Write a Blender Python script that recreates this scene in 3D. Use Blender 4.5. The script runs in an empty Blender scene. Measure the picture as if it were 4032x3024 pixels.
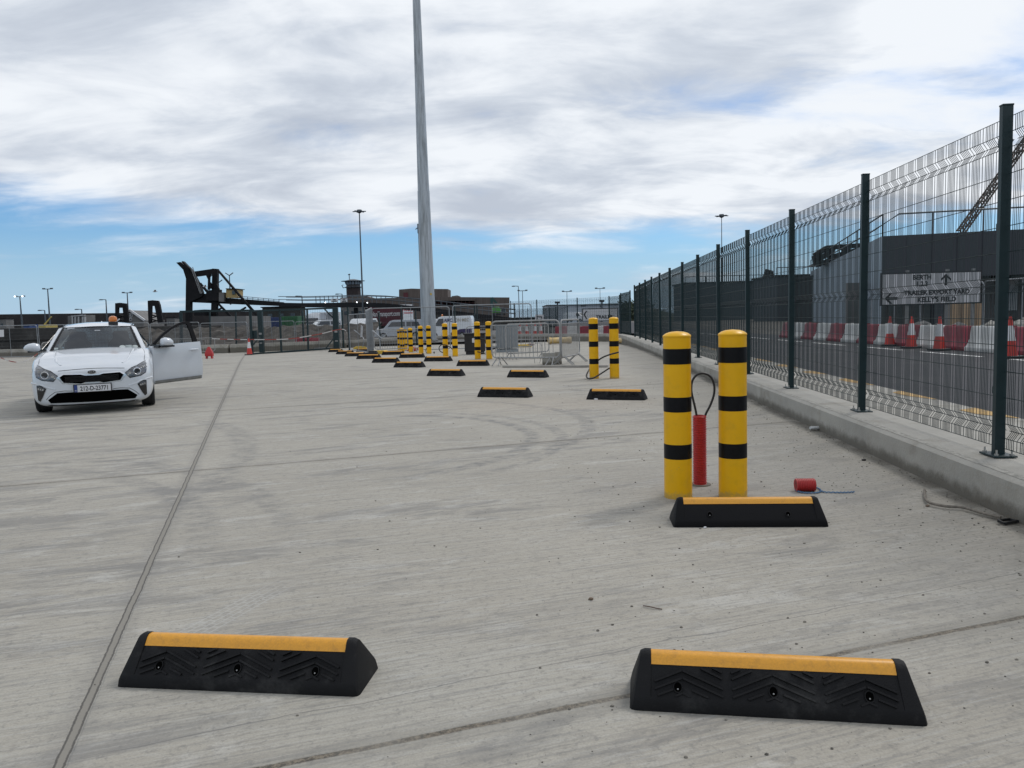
import bpy, bmesh, math, random
from mathutils import Vector, Matrix, noise
from mathutils.bvhtree import BVHTree
R = math.radians
rnd = random.Random(11)
SC = bpy.context.scene
COL = SC.collection
V = Vector
# ------------------------------------------------------------------ camera, sky, sun, exposure
FPX, CX, CY, CAMH = 3028.0, 2016.0, 1512.0, 1.29
PIT, ROL = math.atan(262 / FPX), R(1.6)
c_f = V((0, math.cos(PIT), -math.sin(PIT)))
_u0 = V((0, math.sin(PIT), math.cos(PIT)))
c_r = math.cos(ROL) * V((1, 0, 0)) - math.sin(ROL) * _u0
c_u = math.sin(ROL) * V((1, 0, 0)) + math.cos(ROL) * _u0
EYE = V((0, 0, CAMH))
cd = bpy.data.cameras.new('camera'); cam = bpy.data.objects.new('camera', cd); COL.objects.link(cam)
m3 = Matrix((c_r, c_u, -c_f)).transposed()
cam.matrix_world = Matrix.Translation(EYE) @ m3.to_4x4()
cd.sensor_width = 36; cd.lens = FPX / 4032 * 36; cd.clip_end = 20000; cd.clip_start = .05
SC.camera = cam
SC.view_settings.view_transform = 'Standard'; SC.view_settings.look = 'None'
SC.view_settings.exposure = 0.12; SC.view_settings.gamma = 1
SUN_EL, SUN_AZ = R(52), R(48)          # azimuth measured from +Y towards +X
sd = V((math.sin(SUN_AZ) * math.cos(SUN_EL), math.cos(SUN_AZ) * math.cos(SUN_EL), math.sin(SUN_EL)))
sl = bpy.data.lights.new('sun', 'SUN'); so = bpy.data.objects.new('sun', sl); COL.objects.link(so)
sl.energy = 1.1; sl.angle = R(13); sl.color = (1, .96, .9)
so.rotation_euler = sd.to_track_quat('Z', 'Y').to_euler(); so.location = (0, 0, 50)

def nt_tools(nt):
    def N(t, **kw):
        n = nt.nodes.new(t)
        for k, v in kw.items(): setattr(n, k, v)
        return n
    def put(sock, v):
        if v is None: return
        if hasattr(v, 'is_linked') or hasattr(v, 'links'): nt.links.new(v, sock)
        else: sock.default_value = v
    def M(op, a, b=None, c=None, clamp=False):
        n = N('ShaderNodeMath', operation=op); n.use_clamp = clamp
        put(n.inputs[0], a); put(n.inputs[1], b); put(n.inputs[2], c)
        return n.outputs[0]
    def mix(fac, a, b, mode='MIX'):
        n = N('ShaderNodeMix', data_type='RGBA', blend_type=mode)
        put(n.inputs[0], fac); put(n.inputs[6], a); put(n.inputs[7], b)
        return n.outputs[2]
    def ramp(fac, stops, interp='LINEAR'):
        n = N('ShaderNodeValToRGB'); put(n.inputs[0], fac); cr = n.color_ramp; cr.interpolation = interp
        while len(cr.elements) < len(stops): cr.elements.new(.5)
        for e, (p, c) in zip(cr.elements, stops):
            e.position = p; e.color = c if len(c) == 4 else (*c, 1)
        return n.outputs[0]
    def nz(vec, scale, detail=4, rough=.55, dist=0, out=0):
        n = N('ShaderNodeTexNoise'); put(n.inputs['Vector'], vec)
        n.inputs['Scale'].default_value = scale; n.inputs['Detail'].default_value = detail
        n.inputs['Roughness'].default_value = rough; n.inputs['Distortion'].default_value = dist
        return n.outputs[out]
    def sm(x, a, b):
        n = N('ShaderNodeMapRange', interpolation_type='SMOOTHSTEP'); put(n.inputs[0], x)
        n.inputs[1].default_value = a; n.inputs[2].default_value = b
        return n.outputs[0]
    def mapv(vec, loc=(0, 0, 0), rot=(0, 0, 0), scale=(1, 1, 1)):
        n = N('ShaderNodeMapping'); put(n.inputs[0], vec)
        n.inputs[1].default_value = loc; n.inputs[2].default_value = rot; n.inputs[3].default_value = scale
        return n.outputs[0]
    return N, put, M, mix, ramp, nz, sm, mapv

W = bpy.data.worlds.new('World'); SC.world = W; W.use_nodes = True
nt = W.node_tree; nt.nodes.clear()
N, put, Mt, mix, ramp, nz, sm, mapv = nt_tools(nt)
sky = N('ShaderNodeTexSky', sky_type='NISHITA'); sky.sun_disc = False
sky.sun_elevation = SUN_EL; sky.sun_rotation = SUN_AZ; sky.air_density = 1.15; sky.dust_density = .35; sky.ozone_density = 2.2
tc = N('ShaderNodeTexCoord'); sep = N('ShaderNodeSeparateXYZ'); nt.links.new(tc.outputs['Generated'], sep.inputs[0])
dx, dy, dz = sep.outputs
zz = Mt('ADD', Mt('MAXIMUM', dz, 0.0), .20)
px = Mt('DIVIDE', dx, zz); py = Mt('DIVIDE', dy, zz)
cv = N('ShaderNodeCombineXYZ'); put(cv.inputs[0], px); put(cv.inputs[1], py)
cvo = cv.outputs[0]
n1 = nz(mapv(cvo, loc=(3.1, 1.7, 0), rot=(0, 0, R(-12)), scale=(.60, 1.0, 1)), 1.25, 9, .52, .35)
n2 = nz(mapv(cvo, loc=(-1.3, 5.2, 2), scale=(.65, 1.1, 1)), 3.4, 8, .58, .4)
n3 = nz(mapv(cvo, loc=(7, 2, 5), rot=(0, 0, R(10)), scale=(.8, 1, 1)), 1.7, 7, .5, .4)
# cover grows with height above the sea, more so towards the right
el = Mt('ADD', dz, Mt('MULTIPLY', dx, .05))
cover = Mt('MULTIPLY_ADD', sm(el, .066, .175), .30, Mt('MULTIPLY_ADD', sm(el, .02, .09), .03, Mt('MULTIPLY', sm(dx, .15, .55), -.10)))
dens = Mt('ADD', Mt('ADD', Mt('MULTIPLY', n1, .62), Mt('MULTIPLY', n2, .38)), cover)
mask = sm(dens, .50, .78)
shade = Mt('ADD', Mt('MULTIPLY', n3, .55), Mt('MULTIPLY', n2, .45))
lit = Mt('ADD', sm(shade, .36, .62), Mt('MULTIPLY', sm(dx, -.35, .85), .34), clamp=True)
ccol = ramp(lit, [(0, (4.6, 5.1, 5.95)), (.45, (5.9, 6.4, 7.15)), (1, (8.2, 8.55, 9.0))])
skyc = mix(1.0, sky.outputs[0], (.46, .76, 1.10, 1), 'MULTIPLY')
# pale band low over the sea
low = Mt('MULTIPLY', sm(Mt('MULTIPLY', dz, -1), -.16, 0.0), .85)
skyc = mix(low, skyc, (4.1, 5.7, 7.4, 1))
col = mix(mask, skyc, ccol)
bg = N('ShaderNodeBackground'); put(bg.inputs[0], col); bg.inputs[1].default_value = .1
wo = N('ShaderNodeOutputWorld'); nt.links.new(bg.outputs[0], wo.inputs[0])

# ------------------------------------------------------------------ placing: photograph pixel -> world
def ray(x, y): return c_f + c_r * ((x - CX) / FPX) - c_u * ((y - CY) / FPX)
def gz(d):
    t = min(max(d - 22, 0), 16); return -.0008 * t * t
def G(x, y, z=None):
    d = ray(x, y)
    if z is not None: return EYE + d * ((z - CAMH) / d.z)
    t = -CAMH / d.z
    for i in range(40): t = .5 * t + .5 * (gz((EYE + d * t).y) - CAMH) / d.z
    return EYE + d * t
def Yp(x, y, dist):
    d = ray(x, y); return EYE + d * (dist / d.y)
def plane_of(A, B):
    """points of the photograph on the vertical plane through A and B"""
    n = V((B.y - A.y, -(B.x - A.x), 0))
    def f(x, y):
        d = ray(x, y); return EYE + d * ((A - EYE).dot(n) / d.dot(n))
    return f
def z_over(p, y):
    """height of the point above ground point p whose picture lies at row y"""
    lo, hi = -5.0, 80.0
    for i in range(50):
        m = (lo + hi) / 2; v = V((p.x, p.y, m)) - EYE; k = v.dot(c_f)
        if CY - FPX * v.dot(c_u) / k > y: lo = m
        else: hi = m
    return lo

# ------------------------------------------------------------------ materials
MATS = {}
def mat(name, col, rough=.6, metal=0, var=.15, scale=6, bump=0, bscale=40, spec=.5, coat=0, dirt=None, dscale=3, damt=.5, rand=False, stretch=(1, 1, 1), emit=0):
    if name in MATS: return MATS[name]
    m = bpy.data.materials.new(name); m.use_nodes = True; MATS[name] = m
    t = m.node_tree; N, put, Mt, mix, ramp, nz, sm, mapv = nt_tools(t)
    b = t.nodes['Principled BSDF']
    tc = N('ShaderNodeTexCoord'); vec = tc.outputs['Object']
    if rand:
        oi = N('ShaderNodeObjectInfo'); va = N('ShaderNodeVectorMath', operation='ADD')
        put(va.inputs[0], vec)
        cx = N('ShaderNodeCombineXYZ'); put(cx.inputs[0], Mt('MULTIPLY', oi.outputs['Random'], 37.0)); put(cx.inputs[1], Mt('MULTIPLY', oi.outputs['Random'], 11.0))
        put(va.inputs[1], cx.outputs[0]); vec = va.outputs[0]
    if stretch != (1, 1, 1): vec = mapv(vec, scale=stretch)
    c = (*col, 1)
    n = nz(vec, scale, 5)
    hi = tuple(min(1, x * (1 + var)) for x in col); lo = tuple(x * (1 - var) for x in col)
    cc = ramp(n, [(.3, lo), (.7, hi)])
    if dirt:
        d = sm(nz(vec, dscale, 8, .65), .48, .72)
        cc = mix(Mt('MULTIPLY', d, damt), cc, (*dirt, 1))
    put(b.inputs['Base Color'], cc)
    put(b.inputs['Roughness'], Mt('MULTIPLY_ADD', n, .2, max(0, rough - .1)))
    b.inputs['Metallic'].default_value = metal
    b.inputs['Specular IOR Level'].default_value = spec
    if coat: b.inputs['Coat Weight'].default_value = coat; b.inputs['Coat Roughness'].default_value = .04
    if emit: b.inputs['Emission Color'].default_value = c; b.inputs['Emission Strength'].default_value = emit
    if bump:
        bp = N('ShaderNodeBump'); bp.inputs['Strength'].default_value = bump; bp.inputs['Distance'].default_value = .01
        put(bp.inputs['Height'], nz(vec, bscale, 6, .6)); put(b.inputs['Normal'], bp.outputs[0])
    return m

def glass_mat(name, tint, refl=.12, blend=.40):
    if name in MATS: return MATS[name]
    m = bpy.data.materials.new(name); m.use_nodes = True; MATS[name] = m
    t = m.node_tree; t.nodes.clear(); N, put, Mt, mix, ramp, nz, sm, mapv = nt_tools(t)
    tr = N('ShaderNodeBsdfTransparent'); tr.inputs[0].default_value = (*tint, 1)
    gl = N('ShaderNodeBsdfGlossy'); gl.inputs['Roughness'].default_value = .02
    lw = N('ShaderNodeLayerWeight'); lw.inputs[0].default_value = blend
    ms = N('ShaderNodeMixShader'); put(ms.inputs[0], Mt('MULTIPLY_ADD', lw.outputs['Fresnel'], .8, refl, clamp=True))
    t.links.new(tr.outputs[0], ms.inputs[1]); t.links.new(gl.outputs[0], ms.inputs[2])
    o = N('ShaderNodeOutputMaterial'); t.links.new(ms.outputs[0], o.inputs[0])
    return m

# slab frame of the concrete yard: u across the long joint, v along it
JD = V((-.312, .950)); JU = V((.950, .312))
def concrete_yard():
    m = bpy.data.materials.new('yard_concrete'); m.use_nodes = True
    t = m.node_tree; N, put, Mt, mix, ramp, nz, sm, mapv = nt_tools(t)
    b = t.nodes['Principled BSDF']; tc = N('ShaderNodeTexCoord'); P = tc.outputs['Object']
    s = N('ShaderNodeSeparateXYZ'); put(s.inputs[0], P)
    u = Mt('MULTIPLY_ADD', s.outputs[0], JU.x, Mt('MULTIPLY', s.outputs[1], JU.y))
    v = Mt('MULTIPLY_ADD', s.outputs[0], JD.x, Mt('MULTIPLY', s.outputs[1], JD.y))
    cuv = N('ShaderNodeCombineXYZ'); put(cuv.inputs[0], u); put(cuv.inputs[1], v); UV = cuv.outputs[0]
    big = nz(P, .35, 5, .55)
    mid = nz(mapv(UV, rot=(0, 0, R(-6)), scale=(.6, 1.5, 1)), 1.2, 8, .64, .8)
    streak = nz(mapv(UV, rot=(0, 0, R(-3)), scale=(.75, 2.0, 1)), 2.6, 10, .68, .9)
    broom = nz(mapv(UV, rot=(0, 0, R(-5)), scale=(.9, 30, 1)), 2.2, 5, .6)
    grain = nz(P, 130, 4, .6)
    grit = nz(P, 38, 5, .65)
    base = ramp(big, [(.3, (.335, .306, .254)), (.7, (.425, .391, .328))])
    # pale laitance wiped by tyres and dark rubber smears
    pale = Mt('MULTIPLY', sm(streak, .50, .66), sm(mid, .36, .56))
    base = mix(Mt('MULTIPLY', pale, .60), base, (.53, .51, .465, 1))
    dark = Mt('MULTIPLY', sm(Mt('ADD', mid, Mt('MULTIPLY', sm(u, .4, -2.5), .07)), .46, .60), sm(nz(mapv(UV, loc=(9, 3, 0), scale=(.5, 1.9, 1)), 2.0, 9, .68, .9), .44, .60))
    base = mix(Mt('MULTIPLY', dark, .62), base, (.17, .162, .152, 1))
    # tan dust in the middle of the yard
    def blob(x, y, rx, ry, w0=.2, w1=1.0):
        a = Mt('DIVIDE', Mt('SUBTRACT', s.outputs[0], x), rx); c = Mt('DIVIDE', Mt('SUBTRACT', s.outputs[1], y), ry)
        d = Mt('SQRT', Mt('ADD', Mt('MULTIPLY', a, a), Mt('MULTIPLY', c, c)))
        d = Mt('ADD', d, Mt('MULTIPLY_ADD', mid, .9, -.45))
        return Mt('SUBTRACT', 1.0, sm(d, w0, w1))
    base = mix(Mt('MULTIPLY', blob(.6, 11.4, 2.6, 1.6), .38), base, (.40, .33, .25, 1))
    base = mix(Mt('MULTIPLY', blob(-.6, 2.6, 1.6, .7), .25), base, (.44, .43, .38, 1))
    base = mix(Mt('MULTIPLY', blob(2.3, 3.4, 1.6, 1.2), .28), base, (.36, .345, .30, 1))
    base = mix(Mt('MULTIPLY', blob(1.6, 5.6, 1.9, 1.3), .40), base, (.30, .285, .255, 1))
    # broom texture
    base = mix(Mt('MULTIPLY', sm(broom, .48, .66), .45), base, (.20, .20, .195, 1))
    base = mix(Mt('MULTIPLY', sm(broom, .50, .32), .34), base, (.46, .46, .44, 1))
    base = mix(Mt('MULTIPLY', sm(nz(mapv(UV, scale=(.8, 1.4, 1)), 18, 7, .75, .5), .50, .66), .42), base, (.17, .16, .145, 1))
    base = mix(Mt('MULTIPLY', sm(nz(mapv(UV, loc=(4, 4, 1), scale=(.6, 1.8, 1)), 9, 7, .7, .6), .54, .72), .34), base, (.46, .445, .41, 1))
    base = mix(Mt('MULTIPLY', sm(grit, .54, .68), .50), base, (.17, .165, .155, 1))
    base = mix(Mt('MULTIPLY', sm(grain, .35, .65), .26), base, (.17, .17, .165, 1))
    # gritty dirt by the fence kerb
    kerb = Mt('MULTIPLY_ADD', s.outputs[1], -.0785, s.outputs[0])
    nearK = sm(Mt('ADD', kerb, Mt('MULTIPLY_ADD', mid, .9, -.45)), .9, 2.6)
    vor = N('ShaderNodeTexVoronoi'); put(vor.inputs['Vector'], P); vor.inputs['Scale'].default_value = 30
    speck = Mt('MULTIPLY', sm(vor.outputs['Distance'], .36, .18), sm(nz(P, 6, 5, .7), .40, .58))
    base = mix(Mt('MULTIPLY', Mt('MULTIPLY_ADD', nearK, .75, .10), speck), base, (.13, .12, .105, 1))
    base = mix(Mt('MULTIPLY', nearK, .42), base, (.225, .208, .178, 1))
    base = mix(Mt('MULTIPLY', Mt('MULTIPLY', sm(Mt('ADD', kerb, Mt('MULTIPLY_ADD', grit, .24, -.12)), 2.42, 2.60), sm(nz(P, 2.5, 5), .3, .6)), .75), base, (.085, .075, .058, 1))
    # turning scuffs: arcs of rubber
    def arc(cx, cy, r, w, a0, a1, amt):
        nonlocal base
        ax = Mt('SUBTRACT', s.outputs[0], cx); ay = Mt('SUBTRACT', s.outputs[1], cy)
        d = Mt('SQRT', Mt('ADD', Mt('MULTIPLY', ax, ax), Mt('MULTIPLY', ay, ay)))
        e = Mt('ABSOLUTE', Mt('SUBTRACT', Mt('ADD', d, Mt('MULTIPLY_ADD', streak, .12, -.06)), r))
        k = Mt('SUBTRACT', 1.0, sm(e, w * .35, w))
        th = Mt('ARCTAN2', ay, ax)
        k = Mt('MULTIPLY', k, Mt('MULTIPLY', sm(th, a0, a0 + .35), Mt('SUBTRACT', 1.0, sm(th, a1 - .35, a1))))
        k = Mt('MULTIPLY', k, sm(nz(P, 6, 5, .7), .30, .62))
        base = mix(Mt('MULTIPLY', Mt('MULTIPLY', k, min(1, amt * 1.5)), sm(nz(mapv(UV, scale=(.6, 1.8, 1)), 7, 8, .7, .6), .34, .60)), base, (.15, .148, .145, 1))
    arc(-2.1, 8.2, 2.3, .12, -1.2, 1.5, .55); arc(-2.1, 8.2, 2.62, .10, -1.0, 1.5, .45)
    arc(-2.4, 9.2, 3.3, .12, -.9, 1.2, .45); arc(-6.0, 3.0, 4.4, .16, .2, 1.5, .38); arc(-6.0, 3.0, 4.9, .14, .2, 1.4, .34)
    arc(-9, 6, 6.5, .2, -.3, 1.0, .35); arc(4, -3, 6.6, .1, 1.7, 2.9, .3); arc(-14, 9, 6.0, .2, -1.4, .7, .35)
    # joints
    wob = Mt('ADD', Mt('MULTIPLY_ADD', nz(P, 5, 4), .016, -.008), Mt('MULTIPLY_ADD', nz(P, 45, 5, .7), .010, -.005))
    def line(d, w, edge):
        return Mt('SUBTRACT', 1.0, sm(d, w, w + edge))
    vv = Mt('ABSOLUTE', Mt('SUBTRACT', Mt('MODULO', Mt('ADD', Mt('SUBTRACT', v, 2.27 - 51 - 2.55), wob), 5.1), 2.55))
    uu = Mt('ABSOLUTE', Mt('ADD', Mt('ADD', u, .627), wob))
    jt = Mt('MULTIPLY', line(vv, .009, .008), Mt('MULTIPLY_ADD', sm(nz(P, 3, 4), .3, .6), .5, .45))
    base = mix(Mt('MULTIPLY', line(vv, .03, .07), .32), base, (.18, .17, .15, 1))
    base = mix(Mt('MULTIPLY', jt, .92), base, mix(sm(nz(P, 60, 6, .75), .42, .60), (.045, .038, .03, 1), (.20, .165, .12, 1)))
    base = mix(Mt('MULTIPLY', line(uu, .03, .07), .30), base, (.20, .19, .175, 1))
    base = mix(line(uu, .0155, .004), base, (.095, .088, .078, 1))
    base = mix(line(uu, .0085, .004), base, (.235, .218, .188, 1))
    vc = Mt('ABSOLUTE', Mt('ADD', Mt('SUBTRACT', Mt('MULTIPLY_ADD', u, -.035, v), 2.55), Mt('MULTIPLY_ADD', nz(P, 2.2, 5), .10, -.05)))
    crack = Mt('MULTIPLY', line(vc, .0015, .003), sm(Mt('ADD', u, Mt('MULTIPLY', big, .4)), -.45, -.2))
    base = mix(Mt('MULTIPLY', crack, .6), base, (.13, .125, .12, 1))
    # tyre print left in the dust behind the near left block
    tu = Mt('MULTIPLY_ADD', s.outputs[0], .94, Mt('MULTIPLY_ADD', s.outputs[1], -.33, 2.33))
    tl = Mt('MULTIPLY_ADD', s.outputs[0], .33, Mt('MULTIPLY', s.outputs[1], .94))
    tp = N('ShaderNodeCombineXYZ'); put(tp.inputs[0], Mt('ADD', tl, 0.0)); put(tp.inputs[1], tu)
    br = N('ShaderNodeTexBrick'); put(br.inputs['Vector'], tp.outputs[0]); br.inputs['Scale'].default_value = 1
    br.inputs['Brick Width'].default_value = .055; br.inputs['Row Height'].default_value = .032; br.inputs['Mortar Size'].default_value = .004
    br.inputs['Color1'].default_value = (.0, .0, .0, 1); br.inputs['Color2'].default_value = (0, 0, 0, 1); br.inputs['Mortar'].default_value = (1, 1, 1, 1)
    win = Mt('MULTIPLY', line(Mt('ABSOLUTE', tu), .07, .03), Mt('MULTIPLY', sm(tl, 2.40, 2.55), Mt('SUBTRACT', 1.0, sm(tl, 2.85, 3.3))))
    base = mix(Mt('MULTIPLY', win, .24), base, (.27, .265, .25, 1))
    base = mix(Mt('MULTIPLY', Mt('MULTIPLY', win, br.outputs[0]), .32), base, (.50, .49, .46, 1))
    put(b.inputs['Base Color'], base)
    b.inputs['Roughness'].default_value = .82; b.inputs['Specular IOR Level'].default_value = .35
    bp = N('ShaderNodeBump'); bp.inputs['Strength'].default_value = .5; bp.inputs['Distance'].default_value = .006
    h = Mt('ADD', Mt('MULTIPLY', broom, .7), Mt('MULTIPLY', grit, .5))
    h = Mt('SUBTRACT', h, Mt('MULTIPLY', Mt('ADD', jt, line(uu, .02, .006)), 1.2))
    put(bp.inputs['Height'], h); put(b.inputs['Normal'], bp.outputs[0])
    return m

# ------------------------------------------------------------------ mesh builder and tagging
def add_base_dirt(m, h0, col, amt=.8):
    t = m.node_tree; N, put, Mt, mix, ramp, nz, sm, mapv = nt_tools(t); b = t.nodes['Principled BSDF']
    tc = N('ShaderNodeTexCoord'); s_ = N('ShaderNodeSeparateXYZ'); put(s_.inputs[0], tc.outputs['Object'])
    h = Mt('SUBTRACT', 1.0, sm(s_.outputs[2], 0.0, h0)); q = nz(tc.outputs['Object'], 7, 8, .7)
    k = Mt('MULTIPLY', sm(Mt('ADD', Mt('MULTIPLY', h, .55), Mt('MULTIPLY', q, .55)), .46, .80), Mt('GREATER_THAN', h, .01))
    put(b.inputs['Base Color'], mix(Mt('MULTIPLY', k, amt), b.inputs['Base Color'].links[0].from_socket, (*col, 1)))
class MB:
    def __init__(s): s.v, s.f, s.m = [], [], []
    def add(s, vs, fs, mi=0):
        o = len(s.v); s.v += [V(p) for p in vs]
        for f in fs: s.f.append([i + o for i in f]); s.m.append(mi)
        return s
    def box(s, c, size, rz=0, mi=0):
        hx, hy, hz = size[0] / 2, size[1] / 2, size[2] / 2; ca, sa = math.cos(rz), math.sin(rz)
        vs = [(c[0] + x * ca - y * sa, c[1] + x * sa + y * ca, c[2] + z) for z in (-hz, hz) for x, y in ((-hx, -hy), (hx, -hy), (hx, hy), (-hx, hy))]
        return s.add(vs, [(3, 2, 1, 0), (4, 5, 6, 7), (0, 1, 5, 4), (1, 2, 6, 5), (2, 3, 7, 6), (3, 0, 4, 7)], mi)
    def bar(s, p, q, w, h=None, mi=0, up=(0, 0, 1)):
        p, q = V(p), V(q); h = h or w; d = (q - p).normalized(); up = V(up)
        if abs(d.dot(up)) > .98: up = V((0, 1, 0))
        a = d.cross(up).normalized(); b = a.cross(d).normalized()
        vs = [e + a * (i * w / 2) + b * (j * h / 2) for e in (p, q) for i, j in ((-1, -1), (1, -1), (1, 1), (-1, 1))]
        return s.add(vs, [(3, 2, 1, 0), (4, 5, 6, 7), (0, 1, 5, 4), (1, 2, 6, 5), (2, 3, 7, 6), (3, 0, 4, 7)], mi)
    def tube(s, pts, r, n=8, mi=0, closed=False):
        pts = [V(p) for p in pts]; k = len(pts); rings = []
        a = None
        for i, p in enumerate(pts):
            if closed: d = pts[(i + 1) % k] - pts[i - 1]
            else: d = pts[min(i + 1, k - 1)] - pts[max(i - 1, 0)]
            d.normalize()
            if a is None:
                ref = V((0, 0, 1)) if abs(d.z) < .9 else V((1, 0, 0)); a = d.cross(ref).normalized()
            else:
                a = (a - d * a.dot(d)).normalized()
            b = d.cross(a); rr = r[i] if isinstance(r, (list, tuple)) else r
            rings.append([p + (a * math.cos(2 * math.pi * j / n) + b * math.sin(2 * math.pi * j / n)) * rr for j in range(n)])
        return s.loft(rings, closed=closed, cap=not closed, mi=mi)
    def loft(s, rings, closed=False, cap=True, mi=0, loop=True):
        k, n = len(rings), len(rings[0]); vs = [p for r in rings for p in r]; fs = []
        for i in range(k if closed else k - 1):
            i2 = (i + 1) % k
            for j in range(n if loop else n - 1):
                j2 = (j + 1) % n; fs.append((i * n + j, i * n + j2, i2 * n + j2, i2 * n + j))
        if cap and not closed:
            fs.append(tuple(range(n))[::-1]); fs.append(tuple((k - 1) * n + j for j in range(n)))
        return s.add(vs, fs, mi)
    def lathe(s, prof, n=24, c=(0, 0, 0), mi=0, axis='z'):
        rings = []
        for r, z in prof:
            ring = []
            for j in range(n):
                a = 2 * math.pi * j / n; x, y = r * math.cos(a), r * math.sin(a)
                ring.append(V(c) + (V((x, y, z)) if axis == 'z' else V((z, x, y)) if axis == 'x' else V((y, z, x))))
            rings.append(ring)
        return s.loft(rings, mi=mi)
    def prism(s, pts, ext, mi=0):
        pts = [V(p) for p in pts]; ext = V(ext); n = len(pts)
        s.add(pts + [p + ext for p in pts], [tuple(range(n))[::-1], tuple(range(n, 2 * n))] + [(i, (i + 1) % n, n + (i + 1) % n, n + i) for i in range(n)], mi)
        return s
    def text(s, body, size, fn, mi=0, bold=0, align='CENTER', ext=0, sx=1):
        cu = bpy.data.curves.new('t', 'FONT'); cu.body = body; cu.size = size; cu.align_x = align; cu.align_y = 'CENTER'; cu.offset = bold; cu.extrude = ext; cu.resolution_u = 3
        ob = bpy.data.objects.new('t', cu); COL.objects.link(ob)
        me = bpy.data.meshes.new_from_object(ob.evaluated_get(bpy.context.evaluated_depsgraph_get()))
        s.add([fn(v.co.x * sx, v.co.y, v.co.z) for v in me.vertices], [tuple(p.vertices) for p in me.polygons], mi)
        bpy.data.objects.remove(ob); bpy.data.curves.remove(cu); bpy.data.meshes.remove(me)
        return s
    def build(s, name, mats, parent=None, loc=None, smooth=False, bevel=0, world=False, fix=True, bseg=2, angle=35):
        me = bpy.data.meshes.new(name)
        off = V((0, 0, 0))
        if world: off = root_of(parent).location if parent else V(loc)
        me.from_pydata([tuple(p - off) for p in s.v], [], s.f)
        for m in (mats if isinstance(mats, (list, tuple)) else [mats]): me.materials.append(m)
        me.polygons.foreach_set('material_index', s.m)
        if fix or bevel:
            bm = bmesh.new(); bm.from_mesh(me); bmesh.ops.recalc_face_normals(bm, faces=bm.faces)
            if bevel:
                es = [e for e in bm.edges if len(e.link_faces) == 2 and e.calc_face_angle(0) > R(40)]
                bmesh.ops.bevel(bm, geom=es, offset=bevel, segments=bseg, profile=.5, affect='EDGES', clamp_overlap=True)
            bm.to_mesh(me); bm.free()
        if smooth:
            me.polygons.foreach_set('use_smooth', [True] * len(me.polygons))
            me.set_sharp_from_angle(angle=R(angle))
        o = bpy.data.objects.new(name, me); COL.objects.link(o)
        if parent: o.parent = parent
        elif loc is not None: o.location = loc
        return o
def root_of(o):
    while o.parent: o = o.parent
    return o
def tag(o, label=None, cat=None, group=None, kind=None):
    for k, v in (('label', label), ('category', cat), ('group', group), ('kind', kind)):
        if v: o[k] = v
    return o
def thing(name, label, cat, loc=(0, 0, 0), rz=0, group=None):
    o = bpy.data.objects.new(name, None); COL.objects.link(o); o.empty_display_size = .2
    o.location = loc; o.rotation_euler = (0, 0, rz)
    return tag(o, label, cat, group)
def dup(root, loc, rz=None, label=None, group=None, sc=None):
    def cp(o, par):
        c = o.copy(); COL.objects.link(c)
        if par: c.parent = par
        for ch in list(o.children): cp(ch, c)
        return c
    r = cp(root, None); r.location = loc
    if rz is not None: r.rotation_euler = (0, 0, rz)
    if sc: r.scale = sc
    if label: r['label'] = label
    if group: r['group'] = group
    return r
def struct(name, mb, m, **kw):
    return tag(mb.build(name, m, **kw), kind='structure')
def XZ(o, ux=V((1, 0, 0))):
    """text mapper: letters stand upright at o running along ux"""
    n = V((ux.y, -ux.x, 0))
    return lambda x, y, z: o + ux * x + V((0, 0, 1)) * y + n * z
def arcp(c, r, a0, a1, n, fx, fy):
    return [c + fx * (r * math.cos(a0 + (a1 - a0) * i / n)) + fy * (r * math.sin(a0 + (a1 - a0) * i / n)) for i in range(n + 1)]
# ================================================================== SETTING
M_conc = concrete_yard()
M_kerb = mat('kerb_concrete', (.36, .343, .305), .88, var=.16, scale=1.6, bump=.5, bscale=45, dirt=(.20, .178, .14), dscale=2.2, damt=.6)
add_base_dirt(M_kerb, .20, (.095, .083, .062), .8)
M_asph = mat('asphalt', (.030, .030, .035), .85, var=.25, scale=90, bump=.5, bscale=180, dirt=(.09, .088, .085), dscale=.6, damt=.35)
M_dirt = mat('dark_dirt', (.085, .076, .066), .95, var=.4, scale=.7, bump=.6, bscale=3, dirt=(.15, .135, .115), dscale=.35, damt=.5)
M_white = mat('white_road_paint', (.72, .72, .70), .7, var=.12, scale=9)
M_ypaint = mat('yellow_road_paint', (.46, .28, .08), .7, var=.2, scale=7, dirt=(.3, .26, .2), dscale=6)
M_green = mat('green_powder_coat', (.007, .023, .026), .45, var=.2, scale=5, spec=.4)
M_wire = mat('green_wire', (.0055, .018, .019), .5, var=.2, scale=5, spec=.3)
M_galv = mat('galvanised_steel', (.27, .285, .30), .45, metal=.55, var=.16, scale=7, dirt=(.25, .25, .25), dscale=5, damt=.4)
M_galvd = mat('weathered_tube', (.30, .30, .295), .6, metal=.25, var=.2, scale=9, dirt=(.2, .19, .17), dscale=4)
M_bolt = mat('zinc_bolt', (.42, .41, .38), .45, metal=.7, var=.2, scale=60)
M_black = mat('black_plastic', (.012, .012, .013), .5, var=.2, scale=9)
M_rubber = mat('black_rubber', (.006, .006, .0068), .6, var=.25, scale=14, bump=.25, bscale=220, spec=.2, dirt=(.085, .083, .08), dscale=9, damt=.30, rand=True)
M_rubber2 = mat('clean_black_rubber', (.004, .004, .005), .6, var=.2, scale=14, bump=.2, bscale=220, spec=.15, rand=True)
M_strip = mat('orange_reflective_tape', (.66, .30, .022), .38, var=.10, scale=160, spec=.5, dirt=(.36, .17, .03), dscale=30, damt=.45, rand=True)
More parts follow.
